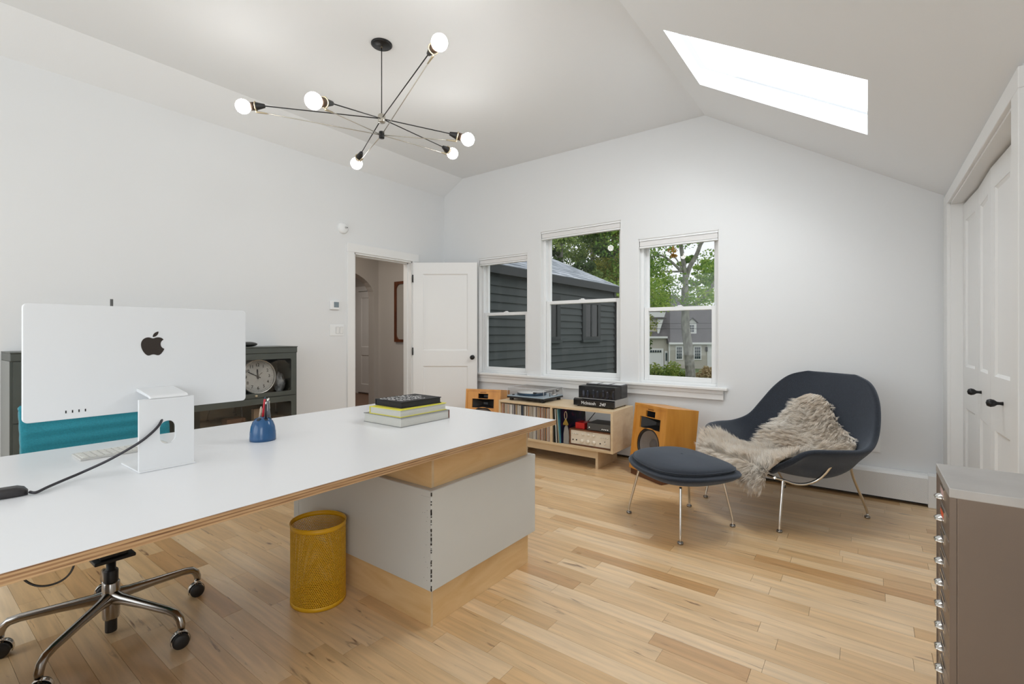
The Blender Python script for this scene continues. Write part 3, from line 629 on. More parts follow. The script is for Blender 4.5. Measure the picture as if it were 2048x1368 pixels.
# ---------------------------------------------------------------- waste basket (punched sheet, every hole open)
YEL = P('yellow_enamel', (.78, .43, .012), .4, bump=.01)
def basket():
    c0 = Vector((-1.998, 1.213, 0)); a, b, rot, hgt = .125, .114, 0, .352
    t = thing('waste_basket', 'mustard yellow perforated metal waste basket beside the pedestal', 'waste basket', c0)
    N = 92; th = [2 * math.pi * i / N for i in range(N)]
    def P2(s, z):
        ang = 2 * math.pi * s; return Vector((a * math.cos(ang), b * math.sin(ang), z))
    rows = 43; z0, z1 = .018, hgt - .018; dz = (z1 - z0) / rows; m = MB(); cell = 1 / N
    for r_ in range(rows):
        for i in range(N):
            s0 = (i + (.5 if r_ % 2 else 0)) * cell; za = z0 + r_ * dz
            cs_ = [(s0, za), (s0 + cell, za), (s0 + cell, za + dz), (s0, za + dz)]
            hx = [(s0 + cell * (.5 + .36 * math.cos(R(45 + 90 * k))), za + dz * (.5 + .37 * math.sin(R(45 + 90 * k)))) for k in (2, 3, 0, 1)]
            mid = [(s0 + cell * .5, za + dz * .13), (s0 + cell * .87, za + dz * .5), (s0 + cell * .5, za + dz * .87), (s0 + cell * .13, za + dz * .5)]
            v = [P2(*p) for p in cs_] + [P2(*p) for p in hx] + [P2(*p) for p in mid]
            m.add(v, [(0, 1, 5, 8, 4), (1, 2, 6, 9, 5), (2, 3, 7, 10, 6), (3, 0, 4, 11, 7)], True)
    o = obj('perforated_wall', m, YEL, t, fix=False)
    sd = o.modifiers.new('sheet', 'SOLIDIFY'); sd.thickness = .0012
    def band(za, zb, th_=.002):
        g = MB(); g.grid(72, 2, lambda u, v: P2(u, za + (zb - za) * v) * 1, True, True); g.v = [(x * (1 + .008), y * 1.008, z) for x, y, z in g.v]; return g
    o = obj('solid_band', band(.001, .019), YEL, t, fix=False); o.modifiers.new('sheet', 'SOLIDIFY').thickness = .003
    o = obj('solid_band', band(hgt - .019, hgt), YEL, t, fix=False); o.modifiers.new('sheet', 'SOLIDIFY').thickness = .003
    obj('rim', MB().tube([P2(k / 60, hgt) * 1.0 for k in range(60)], .0034, 8, closed=True), YEL, t)
    g = MB(); g.add([P2(k / 60, .003) for k in range(60)], [tuple(range(60))]); obj('bottom', g, YEL, t)
basket()

# ---------------------------------------------------------------- office chair
def office_chair():
    c0 = Vector((-2.43, .575, 0)); t = thing('office_chair', 'teal upholstered office chair with polished aluminium five star base', 'office chair', c0)
    feet = [(-2.467, .885), (-2.118, .706), (-2.192, .338), (-2.582, .297), (-2.785, .633)]
    obj('gas_column', MB().lathe([(0, .010), (.019, .010), (.0195, .016), (.0195, .09)], n=24), BLKPL, t)
    obj('hub', MB().lathe([(0, .062), (.025, .062), (.028, .07), (.030, .14), (.0285, .205), (.025, .209), (0, .209)], n=28), ALU, t)
    obj('gas_column', MB().lathe([(.0235, .207), (.0235, .252), (.020, .257), (.0155, .259), (.0155, .31), (0, .31)], n=24), BLKPL, t)
    for fx, fy in feet:
        v = Vector((fx - c0.x, fy - c0.y, 0)); L_ = v.length; d = v.normalized(); n = Vector((-d.y, d.x, 0)); z = Vector((0, 0, 1))
        path = [(.02, .146, .022, .030), (.06, .145, .018, .021), (L_ * .5, .139, .0150, .0165), (L_ * .86, .130, .0135, .015), (L_ * .96, .123, .0135, .0155), (L_ + .004, .107, .0135, .015), (L_ + .012, .085, .013, .014), (L_ + .012, .068, .011, .012)]
        pts = [d * a + z * h for a, h, _, _ in path]; m = MB(); k = 10; vs = []
        for i, p in enumerate(pts):
            a = pts[max(i - 1, 0)]; b_ = pts[min(i + 1, len(pts) - 1)]; tt = (b_ - a).normalized(); up = n.cross(tt) * -1
            for j in range(k):
                ang = 2 * math.pi * j / k; vs.append(p + n * math.cos(ang) * path[i][2] + up * math.sin(ang) * path[i][3])
        m.add(vs, [(i * k + j, i * k + (j + 1) % k, (i + 1) * k + (j + 1) % k, (i + 1) * k + j) for i in range(len(pts) - 1) for j in range(k)] + [tuple(range((len(pts) - 1) * k, len(pts) * k))], True)
        lg_ = obj('leg', m, ALU, t)
        # caster: two black wheels under a chrome hood
        cpt = d * (L_ + .006); ca = -.55 + .5 * fy; ax = Vector((math.cos(ca), math.sin(ca), 0))
        fw = Vector((-ax.y, ax.x, 0))
        for s in (-1, 1): obj('wheel', MB().lathe([(0, -.009), (.023, -.009), (.0275, -.005), (.0275, .005), (.023, .009), (0, .009)], cpt + ax * s * .017 + z * .0276, ax, 24), BLKPL, t)
        hd = MB()
        hd.grid(9, 14, lambda u, v: cpt + ax * (u - .5) * .016 * 1.0 + fw * math.cos(R(-25 + 230 * v)) * .0305 + z * (.0276 + math.sin(R(-25 + 230 * v)) * .0305), True)
        o = obj('caster_hood', hd, CHROME, t, fix=False); o.modifiers.new('sheet', 'SOLIDIFY').thickness = .003
        obj('caster_stem', MB().cyl(cpt + z * .05, cpt + z * .072, .007, n=12), CHROME, t)
    obj('tilt_mechanism', MB().box(-.065, .065, -.065, .065, .305, .318).box(-.05, .05, -.045, .045, .318, .43), BLKPL, t, bevel=.004)
    # upholstered sling: seat and back panels with sewn channels
    prof = [Vector((x, 0, z)) for x, z in ((.24, .475), (.20, .492), (.1, .488), (0, .472), (-.1, .462), (-.18, .468), (-.235, .50), (-.265, .56))]
    back = [Vector((x, 0, z)) for x, z in ((-.265, .56), (-.28, .62), (-.295, .70), (-.315, .80), (-.335, .88), (-.345, .90))]
    def sling(pts, w):
        c = bez(pts, 10); tot = [0]
        for a, b_ in zip(c, c[1:]): tot.append(tot[-1] + (b_ - a).length)
        m = MB(); nn = len(c)
        def fn(u, v):
            i = min(int(v * (nn - 1) + .5), nn - 1); a = c[max(i - 1, 0)]; b_ = c[min(i + 1, nn - 1)]; tt = (b_ - a).normalized(); nr = Vector((tt.z, 0, -tt.x)) * (-1)
            pf = .010 * (1 - abs(math.cos(math.pi * tot[i] / .048)) ** 10) ; edge = 1 - (abs(2 * u - 1)) ** 8
            return c[i] + Vector((0, (u - .5) * w + .04, 0)) + nr * pf * edge
        m.grid(25, nn, fn); return m
    for nm, pts, w in (('seat', prof, .50), ('backrest', back, .51)):
        o = obj(nm, sling(pts, w), TEAL, t, fix=False, label='teal wool sling with sewn horizontal channels'); s_ = o.modifiers.new('pad', 'SOLIDIFY'); s_.thickness = .022; s_.offset = 0
    for s in (-1, 1):
        obj('side_rail', MB().tube([p + Vector((-.018 * min(1, max(0, (p.z - .5) / .1)), s * .236 + .04, -.018 * max(0, 1 - max(0, p.z - .5) / .1))) for p in bez(prof + back[1:], 5)], .011, 10), ALU, t)
        obj('arm_loop', MB().tube(bez([(-.30, s * .24 + .04, .64), (-.1, s * .27 + .04, .685), (.10, s * .27 + .04, .665), (.125, s * .27 + .04, .60), (.05, s * .262 + .04, .53), (-.02, s * .25 + .04, .46)], 6), .010, 8), ALU, t)
    obj('seat_bridge', MB().box(-.06, .06, -.21, .29, .43, .445), ALU, t, bevel=.006)
office_chair()

# ---------------------------------------------------------------- loudspeakers
def speaker(lab, loc, rz):
    t = thing('loudspeaker', lab, 'speaker', loc, rz, 'pair of wooden loudspeakers')
    W, Hh, D, tl = .197, .557, .335, R(7)
    M = Matrix.Translation((0, 0, .050)) @ Matrix.Rotation(-tl, 4, 'X')
    rs = MB().prism([(.012, 0), (D - .03, 0), (D - .03, .047 - (D - .03) * math.sin(tl)), (.012, .047)], -W + .01, W - .01, 'YZ')
    obj('slant_riser', rs, WALNUT, t)
    cb = MB()                                             # cabinet shell around a slightly recessed baffle
    th = .019
    cb.box(-W, -W + th, 0, D, 0, Hh, M).box(W - th, W, 0, D, 0, Hh, M).box(-W + th, W - th, 0, D, 0, th, M).box(-W + th, W - th, 0, D, Hh - th, Hh, M).box(-W + th, W - th, D - th, D, th, Hh - th, M)
    obj('cabinet', cb, SPKWOOD, t)
    # baffle with round and rectangular openings built from strips
    wz, wr = Hh - .325, .136; s1 = (-.056, .056, Hh - .098, Hh - .048); s2 = (-.123, .123, Hh - .197, Hh - .103)
    b = MB(); a, c = -W + th, W - th; y0, y1 = .006, .022
    def strip(x0, x1, z0, z1): b.box(x0, x1, y0, y1, z0, z1, M)
    strip(a, c, s1[3], Hh - th); strip(a, s1[0], s1[2], s1[3]); strip(s1[1], c, s1[2], s1[3]); strip(a, c, s2[3], s1[2]); strip(a, s2[0], s2[2], s2[3]); strip(s2[1], c, s2[2], s2[3])
    zt_, zb_ = s2[2], th; N = 48
    circ = [(wr * math.cos(2 * math.pi * k / N), wz + wr * math.sin(2 * math.pi * k / N)) for k in range(N)]
    sq = to_outer(circ, a, c, zb_, zt_)
    for cx_, cz_ in ((a, zb_), (c, zb_), (c, zt_), (a, zt_)):
        i = min(range(N), key=lambda k: (sq[k][0] - cx_) ** 2 + (sq[k][1] - cz_) ** 2); sq[i] = (cx_, cz_)
    rg = ring_mb(sq, circ, y0, y1); rg.xf(M); b.add(rg.v, rg.f)
    obj('baffle', b, SPKWOOD, t)
    for nm, r_ in (('tweeter_horn', s1), ('midrange_horn', s2)):
        hx, hz = (r_[0] + r_[1]) / 2, (r_[2] + r_[3]) / 2; m = MB(); o_ = [(r_[0], y1, r_[2]), (r_[1], y1, r_[2]), (r_[1], y1, r_[3]), (r_[0], y1, r_[3])]
        i_ = [(hx - .025, .10, hz - .012), (hx + .025, .10, hz - .012), (hx + .025, .10, hz + .012), (hx - .025, .10, hz + .012)]
        m.add(o_ + i_, [(0, 1, 5, 4), (1, 2, 6, 5), (2, 3, 7, 6), (3, 0, 4, 7), (4, 5, 6, 7)]); m.xf(M); obj(nm, m, BLKPL, t)
    rim = MB().lathe([(wr, .004), (wr + .0, -.002), (wr - .014, -.004), (wr - .018, .006), (wr - .02, .012)], (0, y0 + .008, wz), (0, 1, 0), 48); rim.xf(M); obj('woofer_surround', rim, BLKPL, t)
    cone = MB().lathe([(wr - .02, .012), (.05, .055), (.046, .058)], (0, y0 + .006, wz), (0, 1, 0), 48); cone.xf(M); obj('woofer_cone', cone, P('paper_cone', (.22, .19, .17), .85, bump=.05), t)
    dcap = MB().lathe([(.046, .058), (.036, .046), (.02, .039), (0, .037)], (0, y0 + .006, wz), (0, 1, 0), 32); dcap.xf(M); obj('dust_cap', dcap, P('grey_cap', (.13, .11, .10), .7), t)
    bd = bx(-.034, .034, y0 - .001, y0, Hh - .040, Hh - .031); bd.xf(M); obj('badge', bd, P('old_badge', (.25, .10, .02), .4, .4), t)
    return t
def front_center(mx, my, n): return (mx + n[0] * .065, my + n[1] * .065, 0)
speaker('amber wooden loudspeaker between media console and armchair', front_center(-1.445, 3.866, (-.475, -.879)), math.atan2(-.475, .879))
speaker('amber wooden loudspeaker between open door and media console', front_center(-3.30, 3.915, (.344, -.94)), math.atan2(.344, .94))

# ---------------------------------------------------------------- media console
mc = thing('media_console', 'pale birch record console under the windows', 'console', (-2.38, 4.04, 0))
kx0, kx1, ky0, ky1, kz0, kz1, kt = -3.005, -1.757, 3.81, 4.262, .16, .525, .02
wpart('top_board', bx(kx0, kx1, ky0, ky1, kz1 - kt, kz1), PLYPALE, mc, bevel=.001)
wpart('bottom_board', bx(kx0, kx1, ky0, ky1, kz0, kz0 + kt), PLYPALE, mc, bevel=.001)
wpart('side_board', bx(kx0, kx0 + kt, ky0, ky1, kz0 + kt, kz1 - kt), PLYPALE, mc)
wpart('side_board', bx(kx1 - kt, kx1, ky0, ky1, kz0 + kt, kz1 - kt), PLYPALE, mc)
wpart('divider', bx(-2.391, -2.371, ky0, ky1, kz0 + kt, kz1 - kt), PLYPALE, mc)
wpart('back_board', bx(kx0 + kt, -2.391, ky1 - .008, ky1, kz0 + kt, kz1 - kt), PLYPALE, mc)
wpart('leg', bx(-1.935, -1.911, 3.838, 4.24, 0, kz0), PLYPALE, mc); wpart('leg', bx(-2.851, -2.827, 3.838, 4.24, 0, kz0), PLYPALE, mc)
wpart('front_rail', bx(-2.827, -1.935, 3.85, 3.87, .088, kz0), PLYPALE, mc)

# records: every sleeve its own object
sleeve_cols = [(.62, .58, .50), (.70, .67, .60), (.30, .22, .15), (.55, .42, .28), (.10, .09, .08), (.42, .16, .08), (.75, .73, .70), (.22, .20, .18), (.50, .36, .20), (.06, .07, .09), (.35, .30, .24), (.60, .30, .15), (.16, .05, .06), (.45, .43, .40)]
def ordinal(n):
    ones = 'zeroth first second third fourth fifth sixth seventh eighth ninth tenth eleventh twelfth thirteenth fourteenth fifteenth sixteenth seventeenth eighteenth nineteenth'.split()
    if n < 20: return ones[n]
    t = ['twenty', 'thirty', 'forty', 'fifty', 'sixty', 'seventy', 'eighty', 'ninety', 'hundred'][n // 10 - 2]
    return t[:-1] + 'ieth' if n % 10 == 0 else t + '-' + ones[n % 10]
SN = ['cream', 'ivory', 'brown', 'tan', 'black', 'rust red', 'white', 'dark grey', 'ochre', 'blue black', 'taupe', 'orange', 'maroon', 'grey']
SM = [P('record_sleeve_%d' % i, c_, .55, bump=.03) for i, c_ in enumerate(sleeve_cols)]
def sleeve(x, y0, tilt, th, mat, lab, grp, yaw=0, hgt=.313):
    m = MB().box(0, th, 0, .313, 0, hgt); o = obj('record_sleeve', m, mat, label=lab, cat='record', group=grp)
    M = Matrix.Translation((x, y0, kz0 + kt + .0003)) @ Matrix.Rotation(yaw, 4, 'Z') @ Matrix.Rotation(tilt, 4, 'Y') @ Matrix.Translation(o.location)
    o.matrix_basis = M; return o
x = kx0 + kt + .002; n_ = 0
while x < -2.402:
    th = rnd.choice((.0032, .0038, .0042, .0055, .0075)); mt = SM[rnd.choice((0, 0, 1, 1, 2, 3, 4, 5, 6, 6, 7, 8, 9, 10, 11, 12, 13))]
    if -2.745 < x < -2.715: mt = SM[9]; th = .008
    sleeve(x, ky0 + .014 + rnd.uniform(0, .012), 0, th, mt, '%s record sleeve, %s from the left end of the console' % (SN[SM.index(mt)], ordinal(n_ + 1)), 'records in the left bay', hgt=.313 - rnd.random() * .006)
    x += th + rnd.choice((.0006, .001, .0022)); n_ += 1
RB = [(.004, (.02, .018, .018), 'black record sleeve leaning on the divider in right bay'), (.005, (.015, .03, .02), 'dark green record sleeve leaning beside the black one'), (.006, (.78, .78, .75), 'white record sleeve leaning in the right bay'),
      (.004, (.07, .05, .04), 'dark brown record sleeve leaning right of the white one'), (.004, (.62, .60, .42), 'cream record sleeve leaning in the right bay'), (.005, (.10, .30, .38), 'teal record sleeve leaning at the end of its row')]
x = -2.3665
for i, (th, c_, lab) in enumerate(RB):
    tilt = -R(1.2 + i * .75)
    sleeve(x + math.sin(-tilt) * .313, ky0 + .014, tilt, th, P('right_bay_sleeve_%d' % i, c_, .5), lab, 'records in the right bay'); x += th + .0045
# album turned so that its dark cover shows
cov = P('dark_album_art', (.016, .018, .05), .35, var=.0)
def album_mat():
    m, nt, N, L, b = nodes_of('album_cover_art'); b.inputs['Roughness'].default_value = .35
    tc = N.new('ShaderNodeTexCoord'); n = N.new('ShaderNodeTexNoise'); n.inputs['Scale'].default_value = 14; n.inputs['Detail'].default_value = 3; L.new(tc.outputs['Object'], n.inputs['Vector'])
    r = N.new('ShaderNodeValToRGB'); e = r.color_ramp.elements; e[0].position = .40; e[0].color = (.008, .01, .022, 1); e[1].position = .8; e[1].color = (.05, .12, .20, 1)
    for p_, c_ in ((.55, (.012, .012, .05, 1)), (.64, (.09, .015, .05, 1)), (.70, (.02, .02, .10, 1))): k_ = e.new(p_); k_.color = c_
    L.new(n.outputs['Fac'], r.inputs[0]); L.new(r.outputs[0], b.inputs['Base Color']); return m
al = obj('album', MB().box(0, .313, 0, .004, 0, .313), album_mat(), label='dark blue album turned cover out behind the gold ornament', cat='record')
al.matrix_basis = Matrix.Translation((-2.279, 3.836, kz0 + kt + .0008)) @ Matrix.Rotation(R(72), 4, 'Z') @ Matrix.Rotation(R(-3), 4, 'X') @ Matrix.Translation(al.location)
# gold looped ornament with a grey felt disc
og = thing('looped_ornament', 'gold ornament with a loop handle and grey disc in right bay', 'ornament', (-2.236, 3.834, kz0 + kt + .0008))
obj('loop', MB().tube([(.0, 0, .245) + (0,) * 0 if False else (.013 * math.cos(a), 0, .262 + .036 * math.sin(a)) for a in [2 * math.pi * k / 24 for k in range(24)]], .0034, 8, closed=True), BRASS, og)
obj('body', MB().prism([(-.006, .227), (.006, .227), (.028, .185), (.026, .172), (-.026, .172), (-.028, .185)], -.006, .006), P('mustard_gold', (.30, .19, .03), .5, .2), og, bevel=.004)
obj('disc', MB().prism([(-.03, 0), (.024, 0), (.028, .06), (.024, .12), (.012, .165), (-.004, .172), (-.02, .15), (-.03, .09)], .008, .018), P('grey_felt', (.30, .28, .26), .9, bump=.2, bscale=300), og, bevel=.003)
# walnut cased preamplifier with its champagne front
pa = thing('preamplifier', 'walnut cased amplifier with champagne front and rows of knobs', 'amplifier', (-1.995, 4.0, kz0 + kt + .0006))
ax0, ax1, az0, az1, ay = -2.204, -1.786, kz0 + kt + .0006, .329, 3.845
wpart('case', MB().box(ax0, ax1, ay, 4.02, az1 - .012, az1).box(ax0, ax1, ay, 4.02, az0, az0 + .012).box(ax0, ax0 + .012, ay, 4.02, az0 + .012, az1 - .012).box(ax1 - .012, ax1, ay, 4.02, az0 + .012, az1 - .012).box(ax0 + .012, ax1 - .012, 4.0, 4.02, az0 + .012, az1 - .012), WALNUT, pa, bevel=.001)
CHAMP = P('champagne_plate', (.80, .72, .60), .35, .15)
wpart('front_plate', bx(ax0 + .013, ax1 - .013, ay + .006, ay + .012, az0 + .013, az1 - .013), CHAMP, pa)
fy = ay + .006
def knob(x, z, r, ln, mat=CHAMP, nm='knob'): wpart(nm, MB().lathe([(0, ln), (r * .92, ln), (r, ln * .85), (r, 0)], (x, fy, z), (0, -1, 0), 16), mat, pa)
for k in range(3): knob(-2.075 + k * .06, az0 + .045, .0165, .016)
for k in range(3): knob(-2.065 + k * .053, az0 + .105, .0115, .012)
for k in range(4): knob(-2.170 + k * .018, az0 + .103, .0042, .010, CHROME, 'toggle'); knob(-1.885 + k * .021, az0 + .098, .0042, .010, CHROME, 'toggle')
for xx, zz in ((-2.168, .048), (-2.132, .049), (-1.895, .045)): knob(xx, az0 + zz, .0065, .004, BLKPL, 'jack')
knob(-1.845, az0 + .045, .006, .012, CHROME, 'toggle'); knob(-1.85, az0 + .065, .0035, .006, BLKPL, 'jack')
wpart('name_strip', bx(-2.035, -1.965, fy - .0004, fy - .0001, az1 - .0225, az1 - .0205), P('brown_ink', (.12, .07, .04), .5), pa)
# red box and grey phono box on top
rb = thing('red_box', 'small red device with two antennas on the walnut amplifier', 'device', (-2.09, 3.95, az1))
wpart('body', bx(-2.157, -2.062, 3.872, 3.99, az1, .385), P('red_gloss', (.55, .012, .012), .3), rb, bevel=.004)
for xx in (-2.12, -2.03): wpart('antenna', MB().cyl((xx if xx < -2.1 else -2.08, 3.97, .385), (xx + (.02 if xx > -2.1 else 0), 3.985, .475), .0035, n=8), BLKPL, rb)
gb = thing('phono_box', 'flat grey box with a row of indicator lights on amplifier', 'device', (-1.91, 3.96, az1))
wpart('body', bx(-2.03, -1.80, 3.862, 4.06, az1 + .004, .395), P('grey_box', (.10, .10, .10), .4, .4), gb, bevel=.003)
wpart('top_cover', bx(-2.028, -1.802, 3.866, 4.058, .395, .3965), BLKPL, gb)
for k in range(4): wpart('indicator', MB().lathe([(0, .0015), (.0032, .0015), (.0032, 0)], (-1.882 + k * .018, 3.862, az1 + .022), (0, -1, 0), 10), P('lit_dot', (1, .97, .9), .4, emit=1.2), gb)
wpart('indicator', MB().lathe([(0, .0015), (.0035, .0015), (.0035, 0)], (-2.008, 3.862, az1 + .028), (0, -1, 0), 10), P('lit_dot', (1, .97, .9), .4, emit=1.2), gb)
for xx in (-2.015, -1.825): wpart('foot', MB().cyl((xx, 3.88, az1), (xx, 3.88, az1 + .004), .006, n=10).cyl((xx, 4.04, az1), (xx, 4.04, az1 + .004), .006, n=10), BLKPL, gb)
# turntable
tt = thing('turntable', 'record player under a clear lid on the console', 'turntable', (-2.72, 4.05, kz1))
tx0, tx1, ty0, ty1 = -2.945, -2.500, 3.868, 4.236
for xx in (tx0 + .035, tx1 - .035):
    for yy in (ty0 + .035, ty1 - .035): wpart('foot', MB().lathe([(0, 0), (.021, 0), (.021, .018), (.018, .026), (0, .026)], (xx, yy, kz1), n=18), BLKPL, tt)
wpart('lower_plinth', bx(tx0, tx1, ty0, ty1, kz1 + .024, kz1 + .041), BLKPL, tt, bevel=.003)
wpart('plinth', bx(tx0 + .002, tx1 - .002, ty0 + .002, ty1 - .002, kz1 + .041, kz1 + .050), P('blue_grey_plinth', (.42, .52, .60), .35, .3), tt, bevel=.002)
pc = (-2.765, 4.055)
wpart('platter', MB().lathe([(0, 0), (.146, 0), (.150, .004), (.150, .020), (.146, .024), (0, .024)], (*pc, kz1 + .050), n=64), P('dark_blue_platter', (.035, .075, .125), .3, .5), tt)
wpart('slip_mat', MB().lathe([(.146, 0), (.146, .003), (0, .003)], (*pc, kz1 + .074), n=64), P('white_mat', (.78, .78, .76), .7), tt)
wpart('spindle', MB().cyl((*pc, kz1 + .077), (*pc, kz1 + .090), .0032, n=10), CHROME, tt)
wpart('start_button', MB().lathe([(.013, 0), (.013, .008), (0, .009)], (tx0 + .05, ty0 + .045, kz1 + .050), n=18), BLKPL, tt)
wpart('tonearm_base', MB().lathe([(.032, 0), (.032, .012), (.022, .014), (.022, .034), (.014, .036), (.014, .048), (0, .048)], (-2.555, 4.15, kz1 + .050), n=24), ALU, tt)
wpart('counterweight', MB().cyl((-2.548, 4.185, kz1 + .092), (-2.544, 4.21, kz1 + .092), .015, n=20), ALU, tt)
wpart('tonearm', MB().tube(bez([(-2.547, 4.20, kz1 + .092), (-2.556, 4.15, kz1 + .093), (-2.575, 4.03, kz1 + .088), (-2.595, 3.97, kz1 + .085), (-2.64, 3.945, kz1 + .083)], 6), .0042, 8), P('dark_arm', (.10, .10, .11), .25, .9), tt)
wpart('head_shell', bx(-2.668, -2.632, 3.934, 3.954, kz1 + .0775, kz1 + .088), BLKPL, tt)
wpart('arm_rest', MB().cyl((-2.532, 4.03, kz1 + .05), (-2.532, 4.03, kz1 + .085), .005, n=10), BLKPL, tt)
lz0, lz1, g_ = kz1 + .0505, kz1 + .128, .003
lid = MB().box(tx0 + .004, tx1 - .004, ty0 + .004, ty1 - .004, lz1 - g_, lz1).box(tx0 + .004, tx1 - .004, ty0 + .004, ty0 + .004 + g_, lz0, lz1 - g_).box(tx0 + .004, tx1 - .004, ty1 - .004 - g_, ty1 - .004, lz0, lz1 - g_).box(tx0 + .004, tx0 + .004 + g_, ty0 + .007, ty1 - .007, lz0, lz1 - g_).box(tx1 - .004 - g_, tx1 - .004, ty0 + .007, ty1 - .007, lz0, lz1 - g_)
wpart('clear_lid', lid, glass('clear_acrylic', .045, (.97, .97, .97)), tt)
le = MB()                                                 # polished edges of the lid
for a, b_ in (((tx0 + .004, ty0 + .004), (tx1 - .004, ty0 + .004)), ((tx1 - .004, ty0 + .004), (tx1 - .004, ty1 - .004)), ((tx0 + .004, ty0 + .004), (tx0 + .004, ty1 - .004)), ((tx0 + .004, ty1 - .004), (tx1 - .004, ty1 - .004))): le.tube([(*a, lz1), (*b_, lz1)], .0016, 6)
for xx, yy in ((tx0 + .004, ty0 + .004), (tx1 - .004, ty0 + .004), (tx1 - .004, ty1 - .004)): le.tube([(xx, yy, lz0), (xx, yy, lz1)], .0014, 6)
wpart('lid_edge', le, P('frosted_edge', (.75, .76, .78), .35), tt)
# tube power amplifier
am = thing('tube_amplifier', 'black and silver tube amplifier with caged valves on the console', 'amplifier', (-2.0, 4.1, kz1))
mx0, mx1, my0, my1 = -2.205, -1.80, 3.925, 4.25
wpart('chassis', bx(mx0 + .003, mx1, my0 + .022, my1, kz1 + .012, kz1 + .078), P('steel_plate', (.55, .54, .52), .28, .9), am, bevel=.002)
wpart('front_panel', MB().prism([(my0, kz1 + .010), (my0 + .0215, kz1 + .010), (my0 + .0215, kz1 + .074), (my0 + .016, kz1 + .074), (my0, kz1 + .064)], mx0, mx1 + .002, 'YZ'), P('black_glass', (.008, .008, .009), .12), am)
m = text_mesh('McIntosh', .040, .0003); m.xf(basis((-2.05, my0 - .0006, kz1 + .036), (1, 0, 0), (0, 0, 1))); wpart('lettering', m, P('silver_ink', (.7, .7, .7), .4), am, fix=False)
m = text_mesh('240', .040, .0003, shear=.35); m.xf(basis((-1.913, my0 - .0006, kz1 + .034), (1, 0, 0), (0, 0, 1))); wpart('lettering', m, P('silver_ink', (.7, .7, .7), .4), am, fix=False)
for xx in (mx0 + .03, mx1 - .03):
    for yy in (my0 + .04, my1 - .03): wpart('foot', MB().cyl((xx, yy, kz1), (xx, yy, kz1 + .012), .011, n=14), BLKPL, am)
cz0, cz1, cy0, cy1, cx0, cx1 = kz1 + .078, kz1 + .188, 3.962, 4.075, -2.17, -1.805
wpart('valve_cage', MB().box(cx0, cx1, cy0, cy1, cz1 - .003, cz1).box(cx0, cx0 + .003, cy0, cy1, cz0, cz1 - .003).box(cx1 - .003, cx1, cy0, cy1, cz0, cz1 - .003).box(cx0 + .003, cx1 - .003, cy1 - .003, cy1, cz0, cz1 - .003), P('cage_black', (.02, .02, .022), .35, .5), am)
wpart('cage_front', bx(cx0 + .003, cx1 - .003, cy0, cy0 + .002, cz0, cz1 - .003), glass('smoked_mesh', .03, (.62, .65, .72)), am)
for k in range(6):
    xx = cx0 + .075 + k * .05; v = wpart('valve', MB().lathe([(0, 0), (.012, 0), (.012, .012), (.015, .02), (.015, .045 + .006 * (k % 2)), (.009, .058), (0, .061)], (xx, 4.0 + .02 * (k % 2), cz0 + .0005), n=14), P('valve_glass', (.07, .09, .13), .08, .3), am)
for k in range(6): wpart('valve_tip', MB().sphere((cx0 + .075 + k * .05, 3.995 + .02 * (k % 2), cz0 + .062 + .006 * (k % 2)), .008, 12, 8), P('bright_getter', (.9, .9, .9), .15, .6), am)
wpart('capacitor', MB().cyl((cx0 + .034, 3.995, cz0 + .0005), (cx0 + .034, 3.995, cz0 + .07), .014, n=18), P('can_metal', (.35, .35, .36), .35, .9), am)
for k in range(3):
    xa = -2.16 + k * .121; tr_ = wpart('transformer', bx(xa, xa + .116, 4.085, 4.235, cz0, cz1 + .012), P('trans_black', (.018, .018, .02), .3), am, bevel=.008)
    lb = bx(xa + .014, xa + .102, 4.10, 4.22, cz1 + .0121, cz1 + .0135); lb.xf(Matrix.Translation(-Vector(am.location))); obj('plate', lb, P('plate_pale', (.8, .8, .8), .35, .2), tr_)

